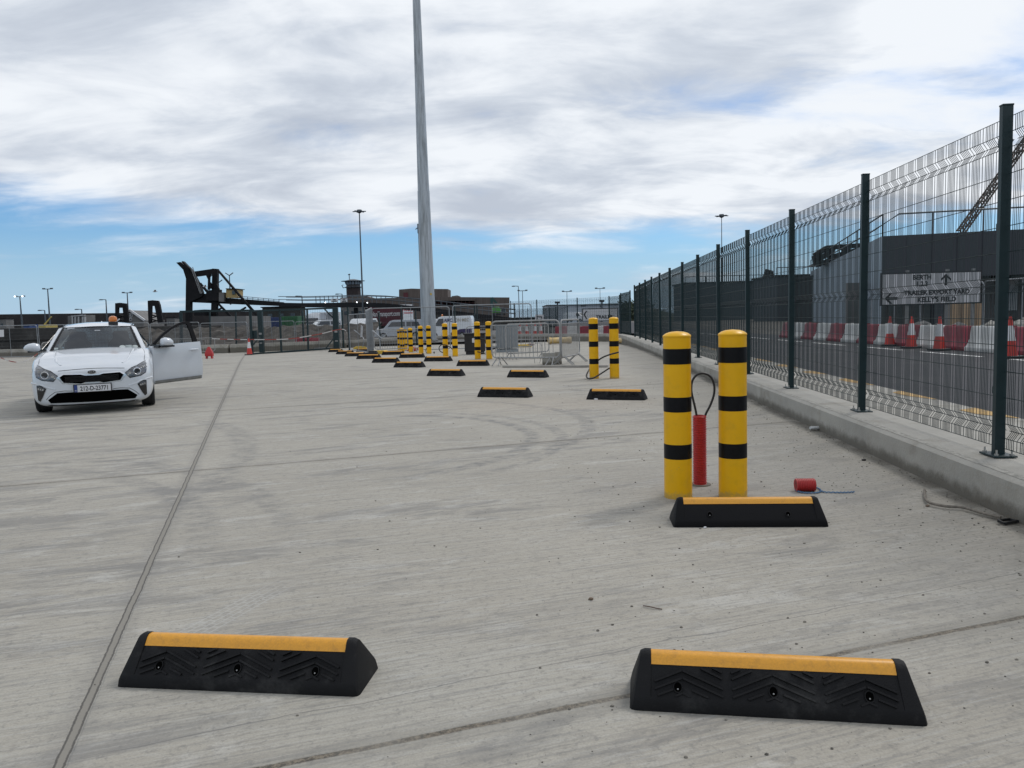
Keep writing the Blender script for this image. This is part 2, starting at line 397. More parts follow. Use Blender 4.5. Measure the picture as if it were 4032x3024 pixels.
M_yel = mat('yellow_plastic_sleeve', (.80, .425, .004), .36, var=.045, scale=3, spec=.3, dirt=(.48, .29, .03), dscale=9, damt=.3, rand=True)
def add_foot_grime(m):
    t = m.node_tree; N, put, Mt, mix, ramp, nz, sm, mapv = nt_tools(t); b = t.nodes['Principled BSDF']
    tc = N('ShaderNodeTexCoord'); s_ = N('ShaderNodeSeparateXYZ'); put(s_.inputs[0], tc.outputs['Object'])
    oi = N('ShaderNodeObjectInfo'); va = N('ShaderNodeVectorMath', operation='ADD'); put(va.inputs[0], tc.outputs['Object'])
    cx = N('ShaderNodeCombineXYZ'); put(cx.inputs[0], Mt('MULTIPLY', oi.outputs['Random'], 23.0)); put(va.inputs[1], cx.outputs[0])
    q = nz(va.outputs[0], 26, 8, .7); h = Mt('SUBTRACT', 1.0, sm(s_.outputs[2], 0.0, .13))
    k = sm(Mt('ADD', Mt('MULTIPLY', h, .50), Mt('MULTIPLY', q, .72)), .66, .86)
    src = b.inputs['Base Color'].links[0].from_socket
    c = mix(Mt('MULTIPLY', k, .6), src, (.34, .25, .10, 1))
    sc = Mt('MULTIPLY', sm(nz(va.outputs[0], 60, 6, .7), .62, .66), Mt('MULTIPLY', sm(nz(va.outputs[0], 5, 3), .56, .68), Mt('SUBTRACT', 1.0, sm(s_.outputs[2], .2, .5))))
    c = mix(Mt('MULTIPLY', sc, .8), c, (.22, .20, .15, 1)); put(b.inputs['Base Color'], c)
add_foot_grime(M_yel)
M_band = mat('black_band', (.0035, .0035, .0045), .4, var=.3, scale=40, spec=.2)
M_red = mat('red_plastic', (.42, .022, .022), .42, var=.1, scale=12)
M_conew = mat('cone_white_sleeve', (.62, .62, .62), .5, var=.08, scale=8)
M_coner = mat('cone_orange_red', (.52, .038, .026), .5, var=.1, scale=8)
M_barr = mat('barrier_red', (.22, .014, .030), .55, var=.15, scale=3, dirt=(.3, .12, .11), dscale=2)
M_barw = mat('barrier_white', (.52, .52, .50), .55, var=.1, scale=3, dirt=(.4, .39, .36), dscale=2)
M_yfoot = mat('yellow_rubber_foot', (.62, .40, .03), .6, var=.15, scale=6, dirt=(.3, .22, .08), dscale=5)
M_clad = mat('dark_cladding', (.033, .037, .046), .6, var=.12, scale=1.5, stretch=(4, 4, .2))
M_cladl = mat('grey_cladding', (.22, .26, .30), .5, var=.12, scale=1.0, stretch=(3, 3, .2))
M_rust = mat('black_steel', (.008, .0078, .0095), .65, var=.5, scale=1.2, spec=.25, dirt=(.028, .020, .018), dscale=.8)
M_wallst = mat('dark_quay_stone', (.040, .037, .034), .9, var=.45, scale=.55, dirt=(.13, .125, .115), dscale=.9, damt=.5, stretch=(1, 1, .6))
M_brown = mat('brown_concrete', (.115, .092, .080), .85, var=.2, scale=.5, dirt=(.17, .145, .125), dscale=.25, damt=.5, stretch=(5, 5, .25))
M_grey = mat('grey_concrete', (.17, .165, .16), .85, var=.25, scale=.4, dirt=(.09, .085, .08), dscale=.5)
M_sign = mat('white_sign_face', (.62, .62, .63), .45, var=.04, scale=2)
M_sgn2 = mat('dusty_sign_face', (.47, .47, .48), .5, var=.06, scale=2)
M_ink = mat('black_lettering', (.01, .01, .012), .5, var=.1)
M_wood = mat('weathered_ply', (.34, .24, .15), .8, var=.2, scale=2, stretch=(6, 6, .6))
M_leaf = mat('dark_foliage', (.035, .05, .025), .8, var=.5, scale=1)
M_glassd = mat('dark_window_glass', (.02, .024, .03), .1, var=.2, spec=.8)
M_wpaint = mat('white_vehicle_paint', (.66, .68, .70), .35, var=.05, scale=2, coat=.4)

def col_profile(ya, yb, n): return [ya + (yb - ya) * i / n for i in range(n + 1)]
# base ground reaching the horizon, below the yard level
b = MB(); n = 64; rings = []
for r in (5, 60, 250, 1200, 6000): rings.append([V((r * math.cos(2 * math.pi * j / n), 20 + r * math.sin(2 * math.pi * j / n), -.75)) for j in range(n)])
b.loft(rings, cap=True); struct('ground', b, M_dirt)
# yard: one sheet following the slight fall of the slab; far edge along the back kerb
BK = [V((-80, 53, 0)), G(0, 1408), G(900, 1390), V((-9.6, 44.6, 0)), V((-4, 51.5, 0)), G(2010, 1342), G(2440, 1345), V((9, 42.4, 0)), V((40, 42.0, 0))]
def back_y(x):
    for a, c in zip(BK, BK[1:]):
        if a.x <= x <= c.x: return a.y + (c.y - a.y) * (x - a.x) / (c.x - a.x)
    return 45
KD = V((.0785, 1, 0)).normalized()              # kerb and fence direction
PA = V((3.324, 5.213, .25))                     # foot of the nearest post in view
FH = 2.34
def kx(y, off=0): return PA.x + .0785 * (y - PA.y) + off
xs = [-80, -60, -45, -35, -29, -24, -20, -17, -15.4, -13, -11, -9.6, -8, -6, -4, -2, 0, 2, 3.5, 5, 6, 7]
b = MB(); NY = 40; rings = []
for x in xs:
    yb = back_y(x); rings.append([V((x, y, gz(y))) for y in [-5 + (yb + 5) * i / NY for i in range(NY + 1)]])
b.loft(rings, cap=False, loop=False); struct('yard', b, M_conc, smooth=True, angle=60)

# ---- concrete kerb wall that carries the fence
END = 36.6
b = MB(); KN = V((KD.y, -KD.x, 0)); k0 = V((kx(-4) - .30, -4, 0))
prof = [(0, -.5), (0, .225), (.028, .25), (.10, .252), (.10, .249), (1.45, .247), (1.45, -.5)]
rings = []
for i in range(41):
    o = k0 + KD * ((END + 4) * i / 40); w = .006 * noise.noise(V((i * .7, 3, 1)))
    rings.append([o + KN * (a + (w if a < .05 else 0)) + V((0, 0, z)) for a, z in prof])
b.loft(rings)
kw = b.build('kerb_wall', M_kerb, loc=k0, world=True, smooth=True, angle=25)
tag(kw, 'long low grey concrete kerb wall under the green mesh fence', 'kerb')
b = MB(); rings = []
for i in range(160):
    o = k0 + KD * ((END + 4) * i / 160.0)
    w1 = .030 + .008 * noise.noise(V((i * 1.3, 0, 0))); w2 = .095 + .018 * noise.noise(V((i * .9, 7, 0)))
    rings.append([o + KN * w1 + V((0, 0, .2525)), o + KN * (w1 + w2) / 2 + V((0, 0, .2515 + .004 * noise.noise(V((i * 3.1, 1, 5))))), o + KN * w2 + V((0, 0, .2525))])
b.loft(rings, cap=False, loop=False)
b.build('rough_edge', mat('rough_mortar', (.33, .315, .28), .95, var=.35, scale=30, bump=1, bscale=90), parent=kw, loc=(0, 0, 0), world=True)

# ---- far kerb along the back of the yard
b = MB()
pts = [BK[0]] + [V((p.x, p.y, 0)) for p in BK[1:4]]
for a, c in zip(pts, pts[1:]):
    b.bar(V((a.x, a.y + .2, 0)), V((c.x, c.y + .2, 0)), .4, .5)
tag(b.build('kerb_wall', M_kerb, loc=pts[1], world=True), 'low pale kerb along the back edge of the yard behind the car and gate', 'kerb')
b = MB()
pts = [V((-9.4, 44.8, 0)), BK[4], BK[5], BK[6]]
for a, c in zip(pts, pts[1:]): b.bar(V((a.x, a.y + .2, 0.0)), V((c.x, c.y + .2, 0.0)), .4, .46)
b.bar(BK[6] + V((0, .2, .2)), V((kx(END) - .1, END, .02)), .4, .46)
tag(b.build('kerb_wall', M_kerb, loc=pts[1], world=True), 'pale kerb in the far corner carrying the far green mesh fence', 'kerb')

# ---- road beyond the fence
def rx(y, off): return kx(y) - .30 + 1.45 + off
b = MB(); b.add([(rx(-8, -.02), -8, .10), (12.9, -8, .10), (12.9, 46, .10), (rx(46, -.02), 46, .10)], [(0, 1, 2, 3)])
b.add([(rx(46, -.02), 46, .10), (12.9, 46, .10), (18, 120, .10), (4, 120, .10)], [(0, 1, 2, 3)])
struct('road', b, M_asph)
b = MB(); b.add([(12.4, -8, .06), (120, -8, .06), (120, 140, .06), (12.4, 140, .06)], [(0, 1, 2, 3)]); struct('gravel_verge', b, M_dirt)
b = MB(); b.add([(-12, 46, -.06), (40, 43.5, -.06), (60, 140, -.06), (-12, 140, -.06)], [(0, 1, 2, 3)])
struct('rear_road', b, mat('dusty_asphalt', (.10, .098, .095), .9, var=.3, scale=.8, dirt=(.17, .16, .145), dscale=.4))
b = MB(); y = -2.0; i = 0
while y < 40:                                    # ragged yellow edge marks
    L = .95 + .2 * math.sin(i * 2.1); x0 = rx(y, -.004); x1 = rx(y + L, -.004)
    w = -.19 - .04 * math.sin(i * 1.7)
    b.add([(x0, y, .252), (x1, y + L, .252), (x1 - .03, y + L, .252), (rx(y + L * .8, w), y + L * .85, .252), (rx(y + L * .5, w), y + L * .45, .252), (x0 - .03, y, .252)], [tuple(range(6))])
    y += L + .8; i += 1
struct('yellow_marking', b, M_ypaint)
b = MB(); y = 3.0
while y < 44:
    x = 10.68
    b.add([(x - .06, y, .106), (x + .06, y, .106), (x + .06, y + 2.6, .106), (x - .06, y + 2.6, .106)], [(0, 1, 2, 3)]); y += 3.6
struct('lane_marking', b, M_white)

# ---- rubble bank behind the gate, sea wall on the skyline
b = MB(); rings = []
for i in range(70):
    x = -26 + i * .252; ring = []
    for j in range(18):
        t = j / 17; y = 45.5 + t * 7; z = -.7 + 1.75 * min(1, t * 1.35) ** .8
        q = V((x, y, z)); k = noise.noise(q * 1.3) * .28 + noise.noise(q * 3.7) * .16
        ring.append(q + V((0, -.4 * k, k * (0.3 + t))))
    rings.append(ring)
b.loft(rings, cap=False, loop=False)
tag(b.build('rubble_bank', mat('dark_rubble', (.050, .044, .038), .95, var=.5, scale=2.2, bump=1, bscale=6, dirt=(.11, .10, .085), dscale=1.6, damt=.6)), kind='structure')
def wall_px(name, label, cat, px0, px1, ytop0, ytop1, dist0, dist1, zb, thick, m, group=None, course=0):
    a = Yp(px0, ytop0, dist0); c = Yp(px1, ytop1, dist1); b = MB()
    d = (c - a); d.z = 0; d.normalize(); nrm = V((-d.y, d.x, 0))
    b.prism([V((a.x, a.y, zb)), V((c.x, c.y, zb)), c, a], nrm * thick)
    if course:
        zt = min(a.z, c.z)
        for k in range(1, course):
            z = zb + (zt - zb) * k / course
            b.bar(V((a.x, a.y, z)) - nrm * .04, V((c.x, c.y, z)) - nrm * .04, .16, .10)
    o = b.build(name, m, loc=(a.x, a.y, zb), world=True); return tag(o, label, cat, group)
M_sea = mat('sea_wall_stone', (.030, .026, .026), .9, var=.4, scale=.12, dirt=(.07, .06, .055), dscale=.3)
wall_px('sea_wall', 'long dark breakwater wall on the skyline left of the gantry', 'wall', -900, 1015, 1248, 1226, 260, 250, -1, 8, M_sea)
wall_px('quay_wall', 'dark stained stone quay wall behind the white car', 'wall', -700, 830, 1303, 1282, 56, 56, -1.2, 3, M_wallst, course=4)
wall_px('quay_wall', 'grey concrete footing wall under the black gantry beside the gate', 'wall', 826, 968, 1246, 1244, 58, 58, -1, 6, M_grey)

# ================================================================== FENCES
def fence_panel_mesh(L, H, wires=True, period=.18):
    b = MB(); zf = [(.0, 0), (.09, 0), (.14, .032), (.19, 0)]
    mid = H * .5
    path = [(0.03, 0), (.10, 0), (.15, .034), (.20, 0), (mid - .05, 0), (mid, .034), (mid + .05, 0), (H - .23, 0), (H - .18, .034), (H - .13, 0), (H - .03, 0)]
    x = .035; s1 = .02; per = [s1] * 5 + [2 * s1] * 2; i = 0
    while x < L - .03:
        b.tube([(x, d, z) for z, d in path], .0024, n=3)
        x += per[i % 7] * (period / .18); i += 1
    hz = [(.03, 0), (.10, 0), (.15, .034), (.20, 0), (mid - .05, 0), (mid, .034), (mid + .05, 0), (H - .23, 0), (H - .18, .034), (H - .13, 0), (H - .03, 0)]
    for k in range(1, 5): hz.append((.20 + (mid - .25) * k / 5, 0)); hz.append((mid + .05 + (H - .23 - mid - .05) * k / 5, 0))
    for z, d in hz: b.tube([(.02, d - .004, z), (L - .02, d - .004, z)], .0027, n=4)
    return b
fence = thing('mesh_fence', 'tall dark green welded mesh fence standing on the long kerb wall', 'fence', (PA.x, PA.y, 0))
pb = fence_panel_mesh(2.5, FH - .06)
yaw = math.atan2(KD.y, KD.x)
panel0 = None; post0 = None
def fence_post():
    b = MB(); b.box((0, 0, FH / 2), (.045, .068, FH)); b.box((0, 0, FH + .004), (.05, .073, .012))
    for z in (.45, 1.0, 1.55, 2.1): b.box((.026, .022, z), (.012, .024, .05))
    return b
for k in range(-2, 13):
    s = 2.5 * k; o = V((0, 0, 0)) + KD * s; wob = .012 * math.sin(k * 2.3)
    if post0 is None:
        post0 = fence_post().build('post', M_green, fence, bevel=.003)
        bp = MB(); bp.box((0, 0, .006), (.20, .15, .012)); base0 = bp.build('base_plate', M_green, post0, bevel=.002)
        bb = MB(); bb.lathe([(.0, .012), (.014, .012), (.014, .024), (.006, .024), (.006, .05), (0, .05)], 6)
        nuts0 = [bb.build('anchor_bolt', M_bolt, post0)]
        for x, y in ((-.075, .05), (.075, -.05), (.075, .05)): c = nuts0[0].copy(); COL.objects.link(c); c.location = (x, y, 0); nuts0.append(c)
        nuts0[0].location = (-.075, -.05, 0)
        po = post0
    else:
        po = post0.copy(); COL.objects.link(po); po.parent = fence
        if k < 8:
            for ch in [base0] + nuts0:
                c = ch.copy(); COL.objects.link(c); c.parent = po
    po.location = (o.x, o.y, .25 + .004 * math.cos(k * 1.9)); po.rotation_euler = (R(.25) * math.sin(k * 1.3), R(.25) * math.cos(k * 2.7), yaw)
    if k < 12:
        if panel0 is None: panel0 = pb.build('wire_panel', M_wire, fence, fix=False); pa = panel0
        else: pa = panel0.copy(); COL.objects.link(pa); pa.parent = fence
        q = o + V((KN.x, KN.y, 0)) * .030
        pa.location = (q.x, q.y, .275 + .006 * math.sin(k * 3.1)); pa.rotation_euler = (0, 0, yaw); pa.scale = (1, -1, 1)
# far corner fences (same system)
def fence_run(label, pts, H, cat='fence', panels=True, name='mesh_fence', wire_period=.18, group=None, base=.0):
    f = thing(name, label, cat, pts[0], 0, group)
    for i, p in enumerate(pts):
        b = MB(); r = p - pts[0]; b.box((0, 0, H / 2), (.06, .06, H)); po = b.build('post', M_green, f); po.location = r
        if panels and i < len(pts) - 1:
            d = pts[i + 1] - p; L = V((d.x, d.y, 0)).length
            pn = fence_panel_mesh(L, H - .06, period=wire_period).build('wire_panel', M_wire, f, fix=False)
            pn.location = r + V((0, .03, .04 )); pn.rotation_euler = (0, 0, math.atan2(d.y, d.x))
    return f
def ground_pt(x, y, z): p = G(x, y); return V((p.x, p.y + .2, z))
corner = V((kx(39.6) + .0, 39.6, .16))
lp = [V((kx(2.5 * 12 * KD.y + PA.y), PA.y + 2.5 * 12 * KD.y, .20)), V((5.95, 38.2, .18)), V((6.0, 41.8, .16))]
fence_run('short green mesh fence section closing the far right corner', lp[1:], 2.28)
bp_ = [V((6.0, 42.2, .16))] + [V((Yp(x, 1300, d).x, d, .16)) for x, d in ((2400, 44.2), (2275, 46.2), (2116, 48.4), (2013, 50.0))]
fence_run('green mesh fence along the far kerb behind the crowd barriers', bp_, 2.2)

# ================================================================== WHEEL STOPS
SL, SD, SH = .90, .235, .158
def stop_body(plain):
    b = MB(); prof = [(-.118, 0), (-.118, .028), (-.108, .044), (-.030, .140), (-.022, .150), (-.010, .157), (.010, .157), (.022, .150), (.030, .140), (.108, .044), (.118, .028), (.118, 0)]
    def ring(x, taper, drop=0):
        out = []
        for y, z in prof:
            t = z / SH; xx = x - math.copysign(taper * t, x) if taper else x
            zz = z - (drop if z > .105 else 0); yy = y
            if drop and z > .105: yy = y * .93
            out.append(V((xx, yy, zz)))
        return out
    e = SL / 2; tp = .032
    # rounded end: a slightly smaller ring first
    def shrink(rg, f, dz=0): return [V((p.x, p.y * f, p.z * f)) for p in rg]
    rings = [shrink(ring(-e - .006, tp), .86), shrink(ring(-e, tp), .96), ring(-e + .014, tp), [V((-e + .068, p[0], p[1])) for p in prof] if False else ring(-e + .060, .006)]
    rings += [ring(-e + .064, 0, .006), ring(0, 0, .006), ring(e - .064, 0, .006)]
    rings += [ring(e - .060, .006), ring(e - .014, tp), shrink(ring(e, tp), .96), shrink(ring(e + .006, tp), .86)]
    b.loft(rings)
    # face frame: origin at lower edge of the front slope
    A0, A1 = V((0, -.108, .044)), V((0, -.0446, .122)); up = (A1 - A0); LN = up.length; up.normalize(); nr = V((0, -up.z, up.y))
    def rib(x0, t0, x1, t1, w=.0065, h=.0065):
        p = A0 + up * t0 * LN + V((x0, 0, 0)) + nr * (h * .2); q = A0 + up * t1 * LN + V((x1, 0, 0)) + nr * (h * .2)
        b.bar(p, q, w, h * 1.6, up=nr)
    if not plain:
        for c in (-.285, 0, .285):
            for k, t in enumerate((.62, .86)):
                w = .128
                for sgn in (-1, 1):
                    lim = .375 if abs(c + sgn * w) > .37 else 9
                    x1 = max(-lim, min(lim, c + sgn * w)); f = abs(x1 - c) / w
                    rib(c + sgn * .002, t, x1, t - .52 * f)
            for sgn in (-1, 1):
                for (xa, ta, xb, tb) in ((.062, .96, .128, .66), (.098, 1.0, .128, .86), (.030, .26, .080, .06)):
                    if abs(c + sgn * xb) < .375: rib(c + sgn * xa, ta, c + sgn * xb, tb)
                rib(c + sgn * .001, .16, c + sgn * .024, .06, .006, .004)
    for c in ((-.30, 0, .30) if not plain else (-.245, .215)):     # dark recessed bolt pockets: raised rim round each
        pass
    return b
def hole_part(c, A=V((0, -.108, .044)), Bv=V((0, -.0446, .122)), t=.34, r=.013):
    up = (Bv - A); LN = up.length; up.normalize(); nr = V((0, -up.z, up.y)); o = A + up * LN * t + V((c, 0, 0)); b = MB()
    def circ(k, rr, h, s=1.25): return [o + V((1, 0, 0)) * (rr * math.cos(a)) + up * (rr * s * math.sin(a)) + nr * h for a in [2 * math.pi * j / 16 for j in range(16)]]
    b.loft([circ(0, r * 1.25, -.002), circ(0, r * 1.2, .0035), circ(0, r, .004), circ(0, r * .9, .0015)], cap=False)
    b.add(circ(0, r * .92, .0016), [tuple(range(16))], 1)
    o2 = o - up * r * .45 + nr * .002
    b.add([o2 + V((1, 0, 0)) * (.0026 * math.cos(a)) + up * (.0026 * math.sin(a)) for a in [2 * math.pi * j / 8 for j in range(8)]], [tuple(range(8))], 2)
    return b
M_void = mat('bolt_pocket', (.002, .002, .002), 1, var=0, spec=0)
def make_stop(plain=False):
    t = thing('wheel_stop', 'x', 'wheel stop')
    stop_body(plain).build('rubber_body', M_rubber2 if plain else M_rubber, t, smooth=True, angle=38)
    b = MB(); e = SL / 2 - .066; pr = [(-.0395, .1235), (-.0285, .1375), (-.0205, .148), (-.009, .1545), (.009, .1545), (.0205, .148), (.0285, .1375), (.0395, .1235)]
    pr2 = [(y * 1.0, z) for y, z in pr]
    b.loft([[V((x, y, z)) for y, z in pr2] for x in (-e, -e * .5, 0, e * .5, e)])
    b.build('reflective_strip', M_strip, t, smooth=True, angle=50)
    for c in ((-.30, -.0, .29) if not plain else (-.235, .225)):
        hole_part(c).build('bolt_pocket', [M_rubber, M_void, M_galvd], t)
    return t
stopA = make_stop(); stopP = make_stop(True)
GS = 'rubber wheel stops in rows before the bollards'
def stop_at(px0, py0, px1, py1, label, first=None, proto=None, flip=False):
    a, c = G(px0, py0), G(px1, py1); d = c - a; ang = math.atan2(d.y, d.x); nn = V((-math.sin(ang), math.cos(ang), 0))
    m = (a + c) / 2 + nn * (SD / 2); m.z = gz(m.y) + .0
    if first: o = first; o.location = m; o.rotation_euler = (0, 0, ang); tag(o, label, None, GS)
    else: o = dup(proto or stopA, m, ang, label, GS)
    return o
S = 'black yellow topped wheel stop '
stop_at(470, 2706, 1396, 2744, S + 'nearest on the left, chevron ribs, beside the long joint', first=stopA)
stop_at(2480, 2796, 3660, 2862, S + 'nearest on the right, chevron ribs, largest in view')
stop_at(2640, 2077, 3278, 2075, S + 'with smooth ribless face before the nearest bollard pair', first=stopP)
stop_at(1975, 1486, 2167, 1488, S + 'just before the crowd barrier and loose plank')
stop_at(1859, 1563, 2099, 1567, S + 'with ribs showing, left neighbour of the one with white litter')
stop_at(2298.5, 1573, 2547, 1577, S + 'with white litter at its foot below the second bollard pair')
stop_at(1658.7, 1480.5, 1836, 1482, S + 'left neighbour of the one before the crowd barrier and plank')
stop_at(1538, 1447, 1671, 1447, S + 'in the left row, third counted from its front')
stop_at(1784.5, 1441.7, 1930, 1440.6, S + 'with speckled end below the bollards beside the barrier')
stop_at(1456, 1428.7, 1569, 1428, S + 'in the left row, fourth counted from its front')
stop_at(1660.5, 1423.6, 1779, 1422.5, S + 'below the two bollards before the white van')
stop_at(1398, 1414, 1495, 1412.7, S + 'in the left row, fifth counted from its front')
stop_at(1568, 1410, 1669, 1408, S + 'below the two bollards before the grey mast')
stop_at(1353, 1403.7, 1435, 1402.6, S + 'in the left row, sixth counted from its front')
stop_at(1503, 1398, 1587, 1396, S + 'beside the large yellow foot below the farthest bollards')
stop_at(1318.7, 1395, 1388, 1394, S + 'in the left row, second from the gate end')
stop_at(1284, 1387, 1350, 1387, S + 'farthest in the left row beside the green gate post')
stop_at(1408.5, 1385.5, 1465, 1384, S + 'half hidden behind the stacked mesh panels')

# ================================================================== BOLLARDS
BH = 1.17
def make_bollard():
    t = thing('bollard', 'x', 'bollard'); r = .094
    b = MB(); b.lathe([(0, -.1), (r + .004, -.1), (r + .003, 0), (r, .9), (r, BH - .04), (0, BH - .04)], 40); b.build('sleeve', M_yel, t, smooth=True)
    b = MB(); b.lathe([(r + .001, BH - .042), (r + .003, BH - .040), (r + .003, BH - .031), (r * .985, BH - .026), (r * .8, BH - .0135), (r * .5, BH - .0045), (.0, BH)], 40); b.build('dome_cap', M_yel, t, smooth=True)
    for z0, z1 in ((.28, .385), (.611, .715), (.943, 1.05)):
        b = MB(); b.lathe([(r + .0004, z0), (r + .0022, z0 + .001), (r + .0022, z1 - .001), (r + .0004, z1)], 40); b.build('black_band', M_band, t, smooth=True)
    return t
boll = make_bollard(); bfirst = [True]; BOL = []
def bollard(px, py, ptop, label):
    p = G(px, py); v = V((p.x, p.y, 0)).normalized(); p = p + v * .094; p.z = gz(p.y); h = z_over(p, ptop + 4) - p.z; k = h / BH
    if bfirst[0]: o = boll; o.location = p; o.scale = (1, 1, k); bfirst[0] = False; tag(o, label, None, 'yellow and black bollards in pairs')
    else: o = dup(boll, p, rnd.random() * 6, label, 'yellow and black bollards in pairs', sc=(1, 1, k))
    BOL.append((p, h)); return o
Bb = 'yellow black banded bollard, '
bollard(2671, 1968, 1300, Bb + 'left of the nearest pair, beside the red duct')
bollard(2886, 1966, 1293, Bb + 'right of the nearest pair, scuffed paint near its foot')
bollard(2340, 1492, 1246, Bb + 'left of the second pair, a black hose curling round its foot')
bollard(2420, 1491, 1244, Bb + 'right of the second pair, hose end poking across its front')
bollard(1882, 1415, 1262, Bb + 'left of the pair next to the crowd barrier')
bollard(1927, 1415, 1261, Bb + 'right of the pair next to the crowd barrier, touching its rail')
bollard(1755, 1404, 1269, Bb + 'left of the pair in front of the white van')
bollard(1793, 1404, 1268, Bb + 'right of the pair in front of the white van')
bollard(1658.5, 1393, 1278.5, Bb + 'left one of the two before the grey mast')
bollard(1690, 1393, 1277.5, Bb + 'right one of the two before the grey mast, cable hanging across')
bollard(1584.5, 1388, 1287, Bb + 'left of the pair left of the mast')
bollard(1618, 1387.5, 1287, Bb + 'right of the pair left of the mast')
bollard(1573, 1381, 1291, Bb + 'mostly hidden behind, left of the farthest pair')
bollard(1597, 1381, 1291, Bb + 'mostly hidden behind, right of the farthest pair')

# ---- red duct with black cable loop
b = MB(); p = G(2756, 1908); rr = .046; prof = [(0, 0)]; h = z_over(p, 1640); z = 0
while z < h: prof += [(rr + .0045, z + .001), (rr + .0045, z + .008), (rr, z + .0105), (rr, z + .0155)]; z += .0175
prof += [(rr - .006, z), (rr - .006, z - .03), (0, z - .03)]
duct = thing('cable_duct', 'upright red corrugated duct between the nearest two bollards', 'duct', p)
b.lathe(prof, 24); b.build('corrugated_pipe', M_red, duct, smooth=True, angle=30)
b = MB(); b.lathe([(0, -.01), (.085, -.01), (.08, .006), (.05, .008), (.0, .008)], 18); b.build('mortar_collar', M_kerb, duct)
pl = plane_of(p, p + V((1, -.05, 0)))
cp = [(2745, 1650), (2738, 1610), (2726, 1560), (2722, 1530), (2726, 1500), (2742, 1478), (2764, 1470), (2788, 1476), (2805, 1494), (2813, 1525), (2810, 1558), (2797, 1595), (2780, 1628), (2773, 1650)]
def smooth_path(pts, n=4):
    out = []; P = [V(q) for q in pts]
    for i in range(len(P) - 1):
        p0, p1, p2, p3 = P[max(i - 1, 0)], P[i], P[i + 1], P[min(i + 2, len(P) - 1)]
        for k in range(n):
            t = k / n; out.append(.5 * ((2 * p1) + (p2 - p0) * t + (2 * p0 - 5 * p1 + 4 * p2 - p3) * t * t + (3 * p1 - p0 - 3 * p2 + p3) * t ** 3))
    return out + [P[-1]]
def hose(name, label, pts, r, m=M_black, cat='cable', group=None, n=8):
    P = smooth_path(pts); b = MB(); b.tube(P, r, n); o = b.build(name, m, loc=P[0], world=True, smooth=True); return tag(o, label, cat, group)
hose('cable_loop', 'black cable loop rising out of the upright red duct', [pl(x, y) for x, y in cp], .0085)
# hoses round the other bollards
def hose_px(pts, dist0, label, r=.016):
    hose('hose', label, [Yp(x, y, d) for x, y, d in pts], r, cat='hose', group='black hoses left at the bollards')
d2 = BOL[2][0].y
hose_px([(2436, 1387, d2 - .55), (2405, 1395, d2 - .5), (2380, 1404, d2 - .3), (2362, 1414, d2 - .18), (2345, 1427, d2 + .05), (2330, 1440, d2 + .16), (2316, 1462, d2 + .05), (2309, 1480, d2 - .2), (2316, 1490, d2 - .35), (2335, 1489, d2 - .4), (2362, 1474, d2 - .25), (2394, 1453, d2 - .1), (2410, 1444, d2 + .12)], 0, 'black hose curling round the second bollard pair with one raised end')
d4 = BOL[6][0].y
hose_px([(1783, 1379, d4 + .1), (1776, 1370, d4 - .15), (1760, 1360, d4 - .2), (1742, 1357, d4 - .1), (1731, 1364, d4), (1729, 1375, d4), (1735, 1384, d4), (1747, 1390, d4)], 0, 'black hose looping left of the pair before the white van')
d5 = BOL[8][0].y
hose_px([(1667, 1296, d5 - .15), (1680, 1310, d5 - .2), (1694, 1326, d5 - .2), (1701, 1342, d5 - .1)], 0, 'black cable slung across the two bollards before the mast')
hose_px([(1684, 1364, d5), (1677, 1378, d5 - .1), (1680, 1390, d5 - .2), (1695, 1396, d5 - .3), (1708, 1393, d5 - .3), (1711, 1386, d5 - .25), (1706, 1388, d5 - .2)], 0, 'black hose curled on the ground before the mast')
d3 = BOL[4][0].y
hose_px([(1892, 1334, d3 + .05), (1902, 1335, d3 - .12), (1915, 1341, d3 - .1)], 0, 'short black hose between the pair beside the crowd barrier', .02)
hose_px([(1880, 1385, d3 - .1), (1895, 1388, d3 - .13), (1912, 1394, d3 - .1)], 0, 'low black hose between the pair beside the crowd barrier', .016)

# ---- red duct offcut with blue rope
p = G(3176, 1938); rr = .046
t = thing('duct_offcut', 'short red corrugated duct offcut lying on the concrete', 'duct', (p.x, p.y + .03, rr), R(-4))
prof = [(rr - .008, -.066), (rr - .002, -.066)]; z = -.064
while z < .064: prof += [(rr, z), (rr, z + .006), (rr - .005, z + .0075), (rr - .005, z + .0105)]; z += .0118
prof += [(rr - .002, .066), (rr - .008, .066), (rr - .010, -.066)]
b = MB(); b.lathe(prof, 26, axis='x'); b.build('corrugated_pipe', M_red, t, smooth=True, angle=30)
M_blue = mat('blue_rope', (.085, .17, .29), .8, var=.4, scale=150)
rp = [(3230, 1932), (3215, 1925), (3195, 1929), (3160, 1931), (3136, 1929), (3133, 1934), (3150, 1941), (3180, 1945), (3215, 1944), (3233, 1938), (3228, 1933), (3245, 1941), (3290, 1943), (3330, 1943), (3364, 1941)]
P = smooth_path([G(x, y) + V((0, 0, .008)) for x, y in rp], 8)
P = [q + V((0, .004 * math.sin(i * 2.2), .003 * math.cos(i * 2.2))) for i, q in enumerate(P)]
b = MB(); b.tube(P, .0048, 6); tag(b.build('rope', M_blue, loc=P[0], world=True, smooth=True), 'blue twisted rope lying round the red duct offcut', 'rope')

